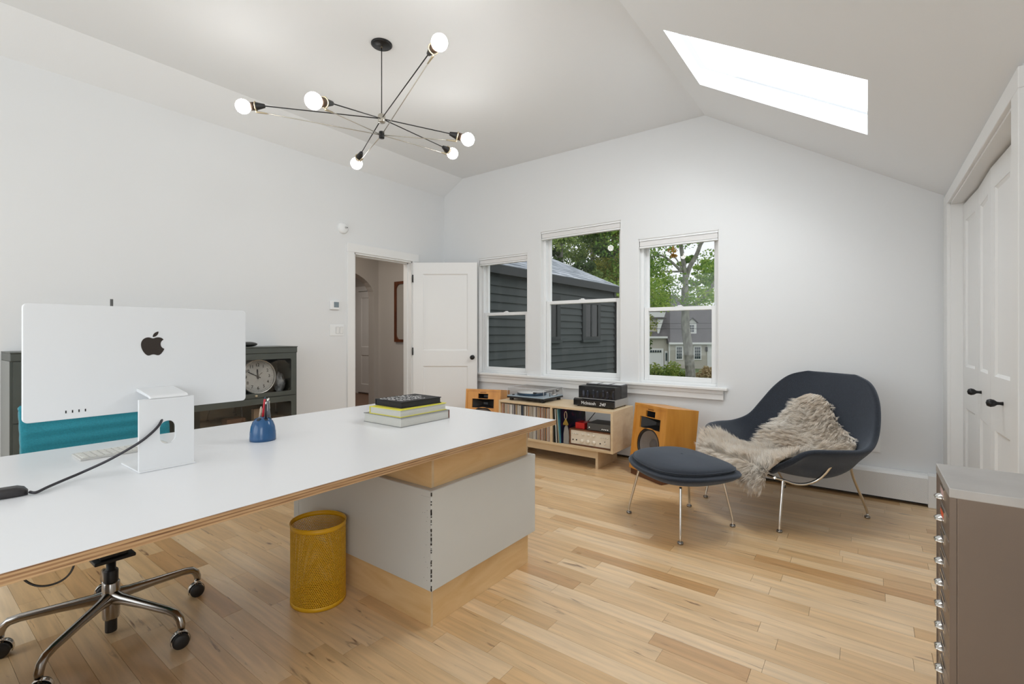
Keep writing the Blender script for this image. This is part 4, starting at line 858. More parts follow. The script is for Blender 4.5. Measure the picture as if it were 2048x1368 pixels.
# ---------------------------------------------------------------- glass fronted bookcases on the long wall
BXF = -4.05
def bookcase(y0, y1, lab):
    t = thing('barrister_bookcase', lab, 'bookcase', (-4.22, (y0 + y1) / 2, 0), group='grey metal bookcases')
    xb = XL + .016
    wpart('base', bx(xb, BXF - .01, y0 + .003, y1 - .003, 0, .07), GREYMETAL, t)
    wpart('top_cap', MB().box(xb, BXF, y0, y1, 1.034, 1.0805), GREYMETAL, t, bevel=.003)
    wpart('top_lip', bx(xb, BXF + .006, y0 - .002, y1 + .002, 1.0805, 1.088), GREYMETAL, t, bevel=.002)
    for z0, z1 in ((.07, .31), (.31, .663), (.663, 1.034)):
        th = .016
        cs_ = MB().box(xb, BXF - .012, y0, y0 + th, z0, z1).box(xb, BXF - .012, y1 - th, y1, z0, z1).box(xb, BXF - .012, y0 + th, y1 - th, z0, z0 + .012).box(xb, BXF - .012, y0 + th, y1 - th, z1 - .012, z1).box(xb, xb + .006, y0 + th, y1 - th, z0 + .012, z1 - .012)
        wpart('case', cs_, GREYMETAL, t)
        b_ = .004; fz0, fz1, fy0, fy1 = z0 + b_, z1 - b_, y0 + .012, y1 - .012
        out = rrect(fy0, fy1, fz0, fz1, .003); inn = rrect(fy0 + .042, fy1 - .042, fz0 + .035, fz1 - .048, .012)
        dr = wpart('door', ring_mb(out, inn, BXF - .011, BXF, 'YZ'), GREYMETAL, t)
        gl = bx(BXF - .008, BXF - .006, fy0 + .036, fy1 - .036, fz0 + .03, fz1 - .042); gl.xf(Matrix.Translation(-Vector(t.location))); obj('pane', gl, glass('bookcase_glass', .06, (.93, .92, .90)), dr)
        for yy in ((y0 + y1) / 2 + .085, (y0 + y1) / 2 - .085):
            kn = MB().lathe([(.009, 0), (.009, .004), (.005, .006), (.005, .008), (.0085, .012), (.007, .017), (0, .018)], (BXF, yy, fz0 + .017), (1, 0, 0), 16); kn.xf(Matrix.Translation(-Vector(t.location))); obj('knob', kn, BRASS, dr)
    wpart('end_panel', bx(xb, BXF - .013, y0 - .0015, y0, .07, 1.034), GREYSIDE, t)
bookcase(.490, 1.371, 'grey metal glass fronted bookcase mostly hidden behind the monitor')
bookcase(1.375, 2.256, 'grey metal glass fronted bookcase holding the round wall clock')
sc = obj('smooth_stone', MB().sphere((-4.17, 1.893, 1.0885 + .021), 1, 24, 14, (.05, .072, .021)), P('black_stone', (.018, .019, .017), .35, bump=.05, bscale=30), label='flat black stone lying on top of the bookcase', cat='stone')
rd = thing('metal_stand', 'slim grey metal post rising behind the monitor', 'post', (-4.15, .985, 1.088))
obj('post', MB().cyl((0, 0, .008), (0, 0, .347), .0085, n=16), P('grey_post', (.16, .16, .16), .4, .6), rd); obj('foot', MB().lathe([(0, 0), (.06, 0), (.06, .006), (.012, .009), (0, .009)], n=28), P('grey_post', (.16, .16, .16), .4, .6), rd)
# clock
ck = thing('wall_clock', 'round white clock with black numerals leaning inside the bookcase', 'clock', (-4.16, 1.965, .680), rot=(0, R(-4), R(1)))
cr, ccz = .150, .153
obj('rim', MB().lathe([(cr - .012, .03), (cr - .006, .034), (cr, .028), (cr, -.015), (0, -.015)], (0, 0, ccz), (1, 0, 0), 56), P('steel_rim', (.62, .62, .62), .25, .9), ck)
obj('dial', MB().lathe([(cr - .008, .012), (0, .012)], (0, 0, ccz), (1, 0, 0), 56), P('white_dial', (.72, .73, .73), .5), ck)
for k in range(1, 13):
    a = R(90 - 30 * k); m = text_mesh(str(k), .036, .0003); m.xf(basis((.0128, .098 * math.cos(a), ccz + .098 * math.sin(a)), (0, 1, 0), (0, 0, 1))); obj('numeral', m, BLACK, ck, fix=False)
tk = MB()
for k in range(60):
    a = R(6 * k); r0, r1 = (.119, .124); w_ = .0022 if k % 5 == 0 else .0008
    M_ = Matrix.Translation((.0125, 0, ccz)) @ Matrix.Rotation(a, 4, 'X'); tk.box(0, .0005, -w_, w_, r0, r1, M_)
obj('minute_marks', tk, BLACK, ck, kind='stuff')
for nm, a, l0, l1, wd_ in (('minute_hand', 62, .025, .088, .0042), ('hour_hand', 3, .02, .062, .0055), ('second_hand', -48, .018, .05, .0015)):
    M_ = Matrix.Translation((.016, 0, ccz)) @ Matrix.Rotation(R(a), 4, 'X'); obj(nm, MB().box(0, .0012, -wd_, wd_, -l0, l1, M_), P('hand_grey', (.05, .05, .055), .4), ck)
obj('crystal', MB().lathe([(cr - .011, .03), (.10, .036), (.05, .039), (0, .040)], (0, 0, ccz), (1, 0, 0), 48), glass('clock_glass', .06), ck)
rk = MB(); r3 = random.Random(11)
rk.grid(20, 14, lambda u, v: (lambda a, b_: (Vector((math.cos(a) * math.sin(b_) * .05, math.sin(a) * math.sin(b_) * .045, (1 - math.cos(b_)) * .075)) * (1 + .16 * math.sin(5 * a + 3 * b_) + .1 * math.cos(9 * a))))(2 * math.pi * u, math.pi * max(v, .02)), True, True)
rk.xf(Matrix.Translation((-4.2, 2.17, .6762))); obj('rough_rock', rk, P('pale_quartz', (.42, .44, .47), .6, bump=1.0, bscale=60, var=.5, vscale=25), label='pale rough mineral standing beside the clock', cat='rock')
for lab, y0, y1, x0, z1, c_ in (('brown cardboard box on the lower bookcase shelf', 1.72, 1.86, -4.25, .50, (.16, .08, .045)), ('pale scalloped wooden block on the lower bookcase shelf', 1.93, 2.05, -4.2, .56, (.40, .28, .19)), ('dark brown box at the right end of lower shelf', 2.10, 2.20, -4.22, .47, (.09, .05, .035))):
    m = MB()
    if 'scalloped' in lab: m.prism([(y0, .3225), (y0 + .02, .3225), (y0 + .025, .45), (y0 + .04, .47), (y0 + .055, .44), (y0 + .07, .47), (y1 - .03, .44), (y1 - .02, .3225), (y1, .3225), (y1, z1), (y0, z1)], x0, x0 + .05, 'YZ')
    else: m.box(x0, x0 + .10, y0, y1, .3225, z1 - .03).box(x0 - .002, x0 + .102, y0 - .002, y1 + .002, z1 - .03, z1)
    obj('wooden_block' if 'scall' in lab else 'storage_box', m, P('shelf_item_%d' % int(y0 * 100), c_, .7, bump=.05), label=lab, cat='block' if 'scall' in lab else 'box', bevel=.002)

# ---------------------------------------------------------------- wall devices
sm = thing('smoke_detector', 'round white smoke detector high on the long wall', 'smoke detector', (XL, 2.937, 2.295))
obj('housing', MB().lathe([(.057, 0), (.057, .012), (.052, .026), (.045, .033), (0, .035)], axis=(1, 0, 0), n=40), VINYL, sm)
obj('test_button', MB().lathe([(.011, .034), (.011, .038), (0, .038)], (0, .016, .008), (1, 0, 0), 18), P('button_grey', (.55, .55, .54), .5), sm); obj('sounder', MB().lathe([(.006, .034), (.006, .0362), (0, .0362)], (0, .034, .010), (1, 0, 0), 14), P('sensor_dark', (.12, .12, .12), .5), sm)
th_ = thing('thermostat', 'small square white thermostat with grey screen by the doorway', 'thermostat', (XL, 2.838, 1.445))
obj('housing', bx(0, .022, -.050, .050, 0, .088), VINYL, th_, bevel=.004); obj('display', bx(.022, .0228, -.014, .042, .022, .078), P('lcd_grey', (.20, .25, .28), .25), th_)
sw = thing('light_switch', 'white two gang rocker light switch left of the doorway', 'light switch', (XL, 2.868, 1.176))
obj('plate', bx(0, .006, -.081, .081, 0, .114), VINYL, sw, bevel=.002)
for yy in (.006, .052): obj('rocker', MB().prism([(0.0062, .024), (.0085, .024), (.0105, .09), (.0062, .09)], yy - .016, yy + .017, 'XZ'), TRIM, sw, bevel=.001); obj('rocker_frame', ring_mb(rrect(yy - .0185, yy + .0195, .0215, .0925, .002), rrect(yy - .0165, yy + .0175, .0235, .0905, .001), .0061, .0066, 'YZ'), P('gap_grey', (.35, .35, .35), .6), sw)
ou = thing('wall_jack', 'white wall plate with a single cable jack behind the armchair', 'wall plate', (.040, YB, .327))
obj('plate', bx(-.036, .036, -.006, 0, 0, .117), VINYL, ou, bevel=.002); obj('jack', MB().lathe([(.008, 0), (.008, .003), (.0045, .003), (.0045, .010), (0, .010)], (0, -.006, .058), (0, -1, 0), 14), CHROME, ou)

# ---------------------------------------------------------------- drawer cabinet at the right edge
dc = thing('drawer_cabinet', 'brown steel multi drawer cabinet at the right picture edge', 'cabinet', (.29, 1.587, 0))
vx0, vx1, vy0, vy1, vz = .149, .43, 1.46, 1.717, .85
BRN = P('brown_enamel', (.22, .17, .135), .42, .35, bump=.03, bscale=50, var=.05, vscale=4)
wpart('carcass', bx(vx0 + .012, vx1, vy0, vy1, 0, vz - .004), BRN, dc, bevel=.003)
wpart('top', bx(vx0 - .001, vx1, vy0 - .001, vy1 + .001, vz - .022, vz), P('worn_top', (.52, .505, .49), .35, .4, bump=.02, var=.08), dc, bevel=.002)
wpart('side_fillet', MB().box(vx0, vx0 + .012, vy0, vy0 + .008, 0, vz - .022).box(vx0, vx0 + .012, vy1 - .008, vy1, 0, vz - .022), BRN, dc)
pz = .0540
for k in range(15):
    zt_ = vz - .026 - k * pz; zb_ = zt_ - pz + .004
    dw = wpart('drawer', bx(vx0 + .002, vx0 + .0118, vy0 + .009, vy1 - .009, zb_, zt_), BRN, dc, bevel=.001)
    yc, zc = (vy0 + vy1) / 2, (zb_ + zt_) / 2; o_ = -Vector(dc.location)
    ph_ = MB().grid(12, 7, lambda u, v: (vx0 + .002 - .013 * math.sin(math.pi * .5 * v) , yc + .02 + (.019) * math.cos(math.pi * u) * (1 - .25 * v), zc - .012 + .008 * math.sin(math.pi * u) * math.cos(math.pi * .5 * v)), True); ph_.xf(Matrix.Translation(o_))
    o = obj('pull', ph_, CHROME, dw, fix=False); o.modifiers.new('sheet', 'SOLIDIFY').thickness = .0025
    fr = ring_mb([(yc - .036, zc - .004), (yc + .036, zc - .004), (yc + .036, zc + .021), (yc - .036, zc + .021)], [(yc - .032, zc), (yc + .032, zc), (yc + .032, zc + .017), (yc - .032, zc + .017)], vx0 - .001, vx0 + .002, 'YZ'); fr.xf(Matrix.Translation(o_)); obj('label_holder', fr, CHROME, dw)
    lb = bx(vx0 + .0005, vx0 + .0018, yc - .032, yc + .032, zc, zc + .017); lb.xf(Matrix.Translation(o_))
    obj('label_card', lb, P('card_pink', (.62, .42, .40), .8) if k == 0 else P('card_red', (.75, .10, .02), .7) if k == 1 else P('card_dark', (.10, .08, .07), .8), dw)

# ---------------------------------------------------------------- chandelier
hub1, hub2, can = Vector((-2.612, 2.045, 2.64)), Vector((-2.612, 2.045, 2.53)), Vector((-2.612, 2.045, ZC))
chd = thing('chandelier', 'six armed black and brass chandelier with glowing globe bulbs', 'chandelier', can)
def cp(nm, m, mat, **k): return wpart(nm, m, mat, chd, **k)
cp('ceiling_canopy', MB().lathe([(0, -.016), (.062, -.014), (.069, -.008), (.069, 0), (0, 0)], can, n=40), BLACK)
cp('canopy_bushing', MB().lathe([(.007, -.028), (.007, -.016), (0, -.016)], can, n=14), BRASS)
cp('hanging_cord', MB().tube([can - Vector((0, 0, .02)), hub1 + Vector((.0, 0, .02))], .0032, 8), BLACK)
cp('upper_hub', MB().lathe([(0, -.027), (.022, -.027), (.024, -.022), (.024, .022), (.020, .027), (0, .027)], hub1, n=28), NICKEL)
cp('lower_hub', MB().lathe([(0, -.022), (.017, -.022), (.018, -.018), (.018, .018), (.016, .022), (0, .022)], hub2, n=24), BLACK)
GLOW = P('glowing_opal_bulb', (1, .975, .94), .3, emit=BULB_STRENGTH)
BULBS = [((879, 85), (857, 108), 2.55, .81), ((713, 327), (723, 305), 3.72, .65), ((627, 202), (664.8, 207), 2.52, .70), ((905, 307), (886, 294), 3.85, .8), ((486, 213), (530, 212), 3.03, .85), ((936, 279), (899, 267), 3.3, .58)]
for i, (pb, pr, d, rad) in enumerate(BULBS):
    c = at_depth(*pb, d); rear = at_depth(*pr, d + (3.2 - d) * min(.9, .135 / rad)); ax = (c - rear).normalized(); rear = c - ax * min(.15, max(.115, (c - rear).length))
    r_ = .044
    cp('globe_bulb', MB().lathe([(.013, -r_ * 1.28), (.016, -r_ * 1.1)] + [(r_ * math.sin(R(a)), -r_ * math.cos(R(a))) for a in range(30, 181, 10)], c, ax, 32), GLOW)
    L_ = (c - rear).length - r_ * 1.05
    cp('socket', MB().lathe([(0, 0), (.0115, 0), (.013, .004), (.0245, L_ * .62), (.0245, L_ * .72)], rear, ax, 24), BLKPL)
    cp('socket_collar', MB().lathe([(.0245, L_ * .72), (.0255, L_ * .74), (.0255, L_), (.014, L_)], rear, ax, 24), P('dark_bronze', (.07, .045, .03), .4, .6))
    cp('upper_rod', MB().tube([hub1 + (rear - hub1).normalized() * .02, rear + ax * .004], .0034, 8), BLACK)
    mid = rear + ax * L_ * .66; dn = (Vector((0, 0, -1)) - ax * ax.z * -1).normalized(); cl = mid + dn * .034
    cp('clamp_ring', MB().tube([mid + (dn * math.cos(a) + ax.cross(dn) * math.sin(a)) * .0275 for a in [2 * math.pi * k / 24 for k in range(24)]], .004, 8, closed=True), BRASS)
    back_ = (hub2 - cl).normalized(); tip = cl + back_ * .065
    cp('clamp_arm', MB().tube([mid + dn * .026, cl + dn * .004, cl + back_ * .012 + dn * .002, tip], [.006, .0065, .0065, .0045], 8), BRASS)
    cp('lower_rod', MB().tube([tip - back_ * .004, hub2 - back_ * .015], .0030, 8), NICKEL)

# ---------------------------------------------------------------- armchair
CO, CF, CS = Vector((-.48, 3.76, 0)), Vector((-.582, -.813, 0)), Vector((.813, -.582, 0))
CRZ = math.atan2(CS.y, CS.x)                    # local x = to the viewer's right, local -y... y = backwards
def interp(keys, v):
    for i in range(len(keys) - 1):
        if keys[i][0] <= v <= keys[i + 1][0] or i == len(keys) - 2:
            a = keys[max(i - 1, 0)]; b_ = keys[i]; c_ = keys[i + 1]; d_ = keys[min(i + 2, len(keys) - 1)]; t = (v - b_[0]) / (c_[0] - b_[0]); o = []
            for k in range(1, len(b_)):
                m0 = (c_[k] - a[k]) / max(c_[0] - a[0], 1e-6) * (c_[0] - b_[0]); m1 = (d_[k] - b_[k]) / max(d_[0] - b_[0], 1e-6) * (c_[0] - b_[0])
                o.append((2 * t ** 3 - 3 * t * t + 1) * b_[k] + (t ** 3 - 2 * t * t + t) * m0 + (-2 * t ** 3 + 3 * t * t) * c_[k] + (t ** 3 - t * t) * m1)
            return o
# centre line (v, forward, z) and rim (v, x, forward, z) from the front of the seat to the top of the back
CEN = [(0, .40, .365), (.15, .26, .355), (.3, .08, .305), (.42, -.08, .285), (.52, -.19, .335), (.62, -.26, .47), (.75, -.33, .64), (.88, -.40, .80), (1, -.465, .925)]
RIM = [(0, .285, .395, .352), (.1, .375, .335, .452), (.2, .425, .26, .515), (.35, .49, .11, .524), (.5, .515, -.07, .522), (.62, .49, -.19, .565), (.72, .455, -.27, .665), (.82, .395, -.345, .79), (.92, .30, -.405, .885), (1, .17, -.445, .922)]
def shell(s, v):
    cy, cz = interp(CEN, v); rx, ry, rz = interp(RIM, v); a = abs(s)
    p = 2.4 + 1.2 * max(0, 1 - abs(v - .38) / .3)         # deeper, flatter bowl around the seat
    bl = a ** p; fl = .0
    lip = max(0, 1 - abs(v - .40) / .28)                  # arm lips roll outwards
    if a > .72: bl = bl + (1 - bl) * .35 * lip * ((a - .72) / .28) * (1 - (a - .72) / .28) * 4 * .6
    return Vector((math.copysign(rx * (a ** .92), s), -(cy + (ry - cy) * bl), cz + (rz - cz) * bl))
ach = thing('lounge_chair', 'charcoal wool wing shell lounge chair on thin chrome legs', 'armchair', CO, CRZ)
m = MB().grid(45, 41, lambda u, v: shell(2 * u - 1, v))
o = obj('upholstered_shell', m, CHAR, ach, fix=False)
sd = o.modifiers.new('pad', 'SOLIDIFY'); sd.thickness = .034; sd.offset = -1
sb = o.modifiers.new('round', 'SUBSURF'); sb.levels = 1; sb.render_levels = 1
def foot(root, p): obj('glide', MB().lathe([(0, 0), (.016, 0), (.017, .004), (.016, .012), (.010, .015), (0, .015)], (p[0], p[1], 0), n=20), P('glide_steel', (.30, .28, .26), .25, .9), root)
for s in (-1, 1):
    f_, b_ = (s * .322, -.36), (s * .322, .372)
    obj('front_leg', MB().tube(bez([(f_[0], f_[1], .014), (f_[0] - s * .002, f_[1] + .004, .05), (s * .305, -.325, .20), (s * .292, -.300, .305)], 6), .0085, 12), CHROME, ach); foot(ach, f_)
    obj('rear_leg', MB().tube(bez([(b_[0], b_[1], .014), (b_[0] - s * .002, b_[1] - .004, .055), (s * .345, .22, .28), (s * .42, .09, .41)], 6), .0085, 12), CHROME, ach); foot(ach, b_)
    obj('side_frame', MB().tube(bez([(s * .29, -.36, .318), (s * .292, -.300, .300), (s * .300, -.22, .272), (s * .318, -.15, .268), (s * .355, -.10, .298), (s * .395, -.075, .355), (s * .435, -.06, .43)], 6), .0085, 12), CHROME, ach)
obj('front_frame', MB().tube(bez([(-.29, -.36, .318), (-.15, -.365, .322), (.15, -.365, .322), (.29, -.36, .318)], 6), .0085, 12), CHROME, ach)

# sheepskin draped down the back and over the seat
def skin_half(v): return interp([(-.1, .88), (.0, .97), (.1, .93), (.22, .84), (.34, .74), (.42, .66), (.5, .66), (.58, .72), (.64, .62), (.72, .40), (.80, .26), (.845, .10)], v)[0]
def skin_off(v): return interp([(-.1, .02), (.3, .02), (.5, .03), (.6, .06), (.7, -.03), (.845, -.10)], v)[0]
def skin(s, v, lift=.006):
    c = skin_off(v); ss = max(-.97, min(.97, c + s * skin_half(v)))
    if v >= 0: p = shell(ss, v); e = 1e-3; du = shell(min(ss + e, 1), v) - shell(ss - e, v); dv_ = shell(ss, min(v + e, 1)) - shell(ss, max(v - e, 0)); n = du.cross(dv_).normalized()
    else:
        p0 = shell(ss, 0); k = -v / .1; p = p0 + Vector((0, -.022 * math.sin(k * 1.5), -.085 * k * (1 + .35 * max(0, s)))); n = Vector((0, -1, .9 - .7 * k)).normalized()
    if n.z < -.3: n = -n
    return p + n * lift, n
shp = thing('sheepskin', 'shaggy beige sheepskin draped over the lounge chair', 'sheepskin', CO, CRZ)
VMIN, VMAX = -.1, .843
obj('hide', MB().grid(25, 50, lambda u, v: skin((2 * u - 1) * .9, VMIN + (VMAX - .03 - VMIN) * v, .014)[0]), P('hide_leather', (.78, .70, .60), .9), shp, fix=False)
def fur_mat():
    m, nt, N, L, b = nodes_of('sheep_fur'); b.inputs['Roughness'].default_value = .75; b.inputs['Sheen Weight'].default_value = .3
    a = N.new('ShaderNodeAttribute'); a.attribute_name = 'tint'; r = N.new('ShaderNodeValToRGB'); e = r.color_ramp.elements
    e[0].color = (.72, .60, .47, 1); e[1].color = (.98, .95, .90, 1); k = e.new(.35); k.color = (.88, .80, .70, 1)
    L.new(a.outputs['Fac'], r.inputs[0]); L.new(r.outputs[0], b.inputs['Base Color'])
    t = N.new('ShaderNodeBsdfTranslucent'); L.new(r.outputs[0], t.inputs[0]); mx = N.new('ShaderNodeMixShader'); mx.inputs[0].default_value = .35
    L.new(b.outputs[0], mx.inputs[1]); L.new(t.outputs[0], mx.inputs[2]); L.new(mx.outputs[0], N['Material Output'].inputs[0]); return m
fr = random.Random(21); fur = MB(); tints = []
from mathutils import noise as mn
for k in range(74000):
    v = VMIN + (VMAX - VMIN) * fr.random() if fr.random() > .14 else fr.uniform(VMIN, .06); s = fr.uniform(-1, 1)
    if fr.random() > skin_half(v) / .92 + .12: continue
    p, n = skin(s, v, .014)
    cl = mn.noise_vector(p * 22); lo = mn.noise_vector(p * 7 + Vector((5, 1, 2)))
    tuft = mn.voronoi(p * 34 + cl * .35)[1][0] * (1 / 34)                      # strands lean together into tufts
    dn = Vector((0, -.3, -.6)) if v > .5 else Vector((0, -.5, -.05)) if v > 0 else Vector((0, -.35, -.75))
    d = (n * .95 + dn * .55 + cl * .5 + lo * .6 + Vector((s * .35 + math.copysign(.7 * max(0, abs(s) - .75) * 4, s), 0, 0)) + Vector((fr.gauss(0, .12), fr.gauss(0, .12), fr.gauss(0, .10)))).normalized()
    if d.dot(n) < .2: d = (d + n * (.3 - d.dot(n))).normalized()
    ln = fr.uniform(.040, .070) * (1.2 if v < .22 else 1); w = fr.uniform(.0008, .0016); sd_ = d.cross(Vector((fr.gauss(0, 1), fr.gauss(0, 1), fr.gauss(0, 1)))).normalized()
    pull = (tuft - p); pull = pull - n * pull.dot(n); pull = pull * min(1, .03 / max(pull.length, 1e-4))
    cur = (dn * .5 + lo * .4) * ln * .3; q1 = p + d * ln * .4 + cur * .25 + pull * .2; q2 = p + d * ln * .75 + cur * .7 + pull * .55; q3 = p + d * ln + cur * 1.2 + pull * .8
    fur.add([p - sd_ * w, p + sd_ * w, q1 + sd_ * w, q1 - sd_ * w, q2 + sd_ * w * .7, q2 - sd_ * w * .7, q3], [(0, 1, 2, 3), (3, 2, 4, 5), (5, 4, 6)], True)
    t_ = min(1, max(0, .60 + .35 * cl.x + .4 * lo.y + fr.gauss(0, .14) - (.06 if v > .45 else 0))); tints += [t_] * 3
o = obj('fur', fur, fur_mat(), shp, fix=False, kind='stuff'); set_tint(o, tints)

# ---------------------------------------------------------------- ottoman
OO = Vector((-.945, 3.07, 0))
ot = thing('ottoman', 'charcoal wool ottoman with loose cushion on chrome legs', 'ottoman', OO, CRZ)
def sup(a, n=2.9): c_, s_ = math.cos(a), math.sin(a); return Vector((math.copysign(abs(c_) ** (2 / n), c_), math.copysign(abs(s_) ** (2 / n), s_), 0))
OA, OB = .325, .262
def ott(levels, n=56, sag=0):
    m = MB()
    def fn(u, v):
        i = min(int(round(v * (len(levels) - 1))), len(levels) - 1); k, z, sg = levels[i]; q_ = sup(2 * math.pi * u); cor = abs(q_.x * q_.y)
        return Vector((q_.x * OA * k, q_.y * OB * k, z + sg * (q_.x ** 2 * .6 + q_.y ** 2 * .2 - .25)))
    m.grid(n, len(levels), fn, True, True); return m
obj('shell', ott([(.02, .285, 0), (.3, .285, .01), (.6, .292, .02), (.82, .305, .035), (.96, .322, .05), (1.035, .338, .055), (1.055, .350, .055), (1.03, .360, .055), (.90, .358, .05), (.6, .350, .03), (.02, .345, 0)]), CHAR, ot)
cush = [(.02, .350, 0), (.6, .352, .02), (.88, .364, .045), (.935, .372, .05), (.95, .380, .05), (.935, .389, .05), (.88, .402, .04), (.75, .418, .02), (.5, .431, .0), (.2, .437, 0), (.02, .438, 0)]
cu = obj('cushion', ott(cush), CHAR, ot)
obj('piping', MB().tube([Vector((q_.x * OA * .953, q_.y * OB * .953, .381 + .05 * (q_.x ** 2 * .6 + q_.y ** 2 * .2 - .25))) for q_ in [sup(2 * math.pi * k / 72) for k in range(72)]], .0042, 6, closed=True), CHAR, cu)
inv = Matrix.Rotation(-CRZ, 4, 'Z') @ Matrix.Translation(-OO)
for wx, wy in ((-1.279, 3.028), (-.856, 2.756), (-.673, 3.2), (-.992, 3.391)):
    p = inv @ Vector((wx, wy, 0)); tp = Vector((p.x * .80, p.y * .80, .305))
    obj('leg', MB().tube(bez([(p.x, p.y, .013), (p.x * .995, p.y * .995, .05), (p.x * .88, p.y * .88, .20), tp], 5), .0075, 12), CHROME, ot); foot(ot, (p.x, p.y))

# ---------------------------------------------------------------- outside
FV, RV = Vector((-math.sin(YAW), math.cos(YAW), 0)), Vector((math.cos(YAW), math.sin(YAW), 0))
def ground_z(p): return -.5 - .035 * max(0, math.hypot(p[0], p[1]) - 3)
g = MB()
def gp(u, v):
    r_ = 5 + 135 * v ** 1.6; a = R(50 + 115 * u); p = (r_ * math.cos(a), r_ * math.sin(a)); return (p[0], p[1], ground_z(p))
g.grid(40, 24, gp)
obj('ground_lawn', g, P('lawn_grass', (.10, .15, .05), .95, bump=.5, bscale=4, var=.4, vscale=.8), label='sloping lawn outside the windows', cat='lawn', kind='structure')
SID = P('charcoal_siding', (.060, .070, .070), .7, bump=.08, bscale=40, var=.1, vscale=3)
SIDTRIM = P('charcoal_trim', (.028, .032, .034), .6)
# dark sided wing of the house
wg = thing('house_wing', 'dark grey clapboard wing with hipped shingle roof outside the windows', 'building', (-6.5, 7.4, -.9))
WX, WY0, WY1 = -4.63, 4.62, 10.13
wpart('wall_core', bx(-8.9, WX, 6.02, WY1, -.9, 2.16), SIDTRIM, wg)
wpart('wall_core', bx(HX + .02, WX, WY0, 6.02, -.9, 2.16), SIDTRIM, wg)
for k in range(23):
    z = -.85 + k * .127
    wpart('siding_board', MB().prism([(WX, z), (WX + .036, z), (WX + .008, z + .135), (WX, z + .135)], WY0, WY1 - .07, 'XZ'), SID, wg)
wpart('corner_board', bx(WX, WX + .03, WY1 - .07, WY1 + .03, -.9, 2.14), SIDTRIM, wg)
wpart('downspout', MB().tube([(WX + .07, WY1 - .02, -.6), (WX + .07, WY1 - .02, 2.02)], .035, 10), SIDTRIM, wg)
EX, EZ = -4.50, 2.25
wpart('soffit', bx(EX - .2, EX, WY0, 10.16, 2.13, 2.16), P('soffit_dark', (.05, .042, .035), .8), wg)
wpart('fascia', bx(EX, EX + .03, WY0, 10.18, 2.11, 2.245), SIDTRIM, wg)
rk_ = 2.4; m_ = .54
rf = wpart('roof', MB().add([(EX, WY0, EZ), (EX, 10.16, EZ), (EX - rk_, 10.16 - rk_, EZ + rk_ * m_), (EX - rk_, WY0, EZ + rk_ * m_), (EX - 2 * rk_, 10.16, EZ), (EX - 2 * rk_, WY0, EZ)], [(0, 1, 2, 3), (1, 4, 2), (3, 2, 4, 5)]), P('roof_felt', (.12, .12, .13), .9), wg)
tl = MB(); tints_ = []; sr = random.Random(5); sl = math.hypot(1, m_); rows = int(rk_ * sl / .135)
for r_ in range(rows):
    k0 = r_ * .135 / sl; ymax = 10.16 - k0 - .02; y = WY0 - sr.random() * .25
    while y < ymax:
        y2 = min(y + .25 + sr.random() * .08, ymax); y_ = max(y, WY0)
        if y2 - y_ > .03:
            def pt(k, h): return (EX - k - h * .475 * -1 * 0 + h * .47, EZ + k * m_ + h * .88)
            a, b_, c_, d_ = pt(k0 - .01, .004), pt(k0 + .13, .002), pt(k0 + .13, .004), pt(k0 - .01, .016 + sr.random() * .004)
            tl.prism([a, b_, c_, d_], y_ + .003, y2, 'XZ'); tints_ += [sr.random()] * 6
        y = y2
def tint_mat(name, c0, c1, rough=.9, trans=0, cm=None):
    m, nt, N, L, b = nodes_of(name); b.inputs['Roughness'].default_value = rough
    a = N.new('ShaderNodeAttribute'); a.attribute_name = 'tint'; r = N.new('ShaderNodeValToRGB'); r.color_ramp.elements[0].color = (*c0, 1); r.color_ramp.elements[1].color = (*c1, 1)
    if cm: k = r.color_ramp.elements.new(.5); k.color = (*cm, 1)
    L.new(a.outputs['Fac'], r.inputs[0]); L.new(r.outputs[0], b.inputs['Base Color'])
    if trans:
        t = N.new('ShaderNodeBsdfTranslucent'); L.new(r.outputs[0], t.inputs[0]); mx = N.new('ShaderNodeMixShader'); mx.inputs[0].default_value = trans
        L.new(b.outputs[0], mx.inputs[1]); L.new(t.outputs[0], mx.inputs[2]); L.new(mx.outputs[0], N['Material Output'].inputs[0])
    return m
tl.xf(Matrix.Translation(-Vector(wg.location))); o = obj('shingles', tl, tint_mat('grey_shingle', (.33, .36, .40), (.58, .61, .66)), rf, kind='stuff'); set_tint(o, tints_)
for y0, y1 in ((6.90, 7.66), (8.53, 9.32)):
    z0, z1 = 1.07, 1.90
    w_ = wpart('window', ring_mb([(y0, z0), (y1, z0), (y1, z1), (y0, z1)], [(y0 + .12, z0 + .07), (y1 - .12, z0 + .07), (y1 - .12, z1 - .1), (y0 + .12, z1 - .1)], WX + .004, WX + .055, 'YZ'), SIDTRIM, wg)
    o_ = Matrix.Translation(-Vector(wg.location)); yc = (y0 + y1) / 2
    for a, b_ in ((y0 + .12, yc - .025), (yc + .025, y1 - .12)): m = bx(WX + .036, WX + .040, a, b_, z0 + .07, z1 - .1); m.xf(o_); obj('pane', m, P('dark_pane', (.02, .022, .02), .03, spec=.25), w_)
    m = bx(WX + .02, WX + .048, yc - .025, yc + .025, z0 + .07, z1 - .1); m.xf(o_); obj('mullion', m, SIDTRIM, w_)
    m = bx(WX + .004, WX + .08, y0 - .03, y1 + .03, z0 - .045, z0); m.xf(o_); obj('sill', m, SID, w_)

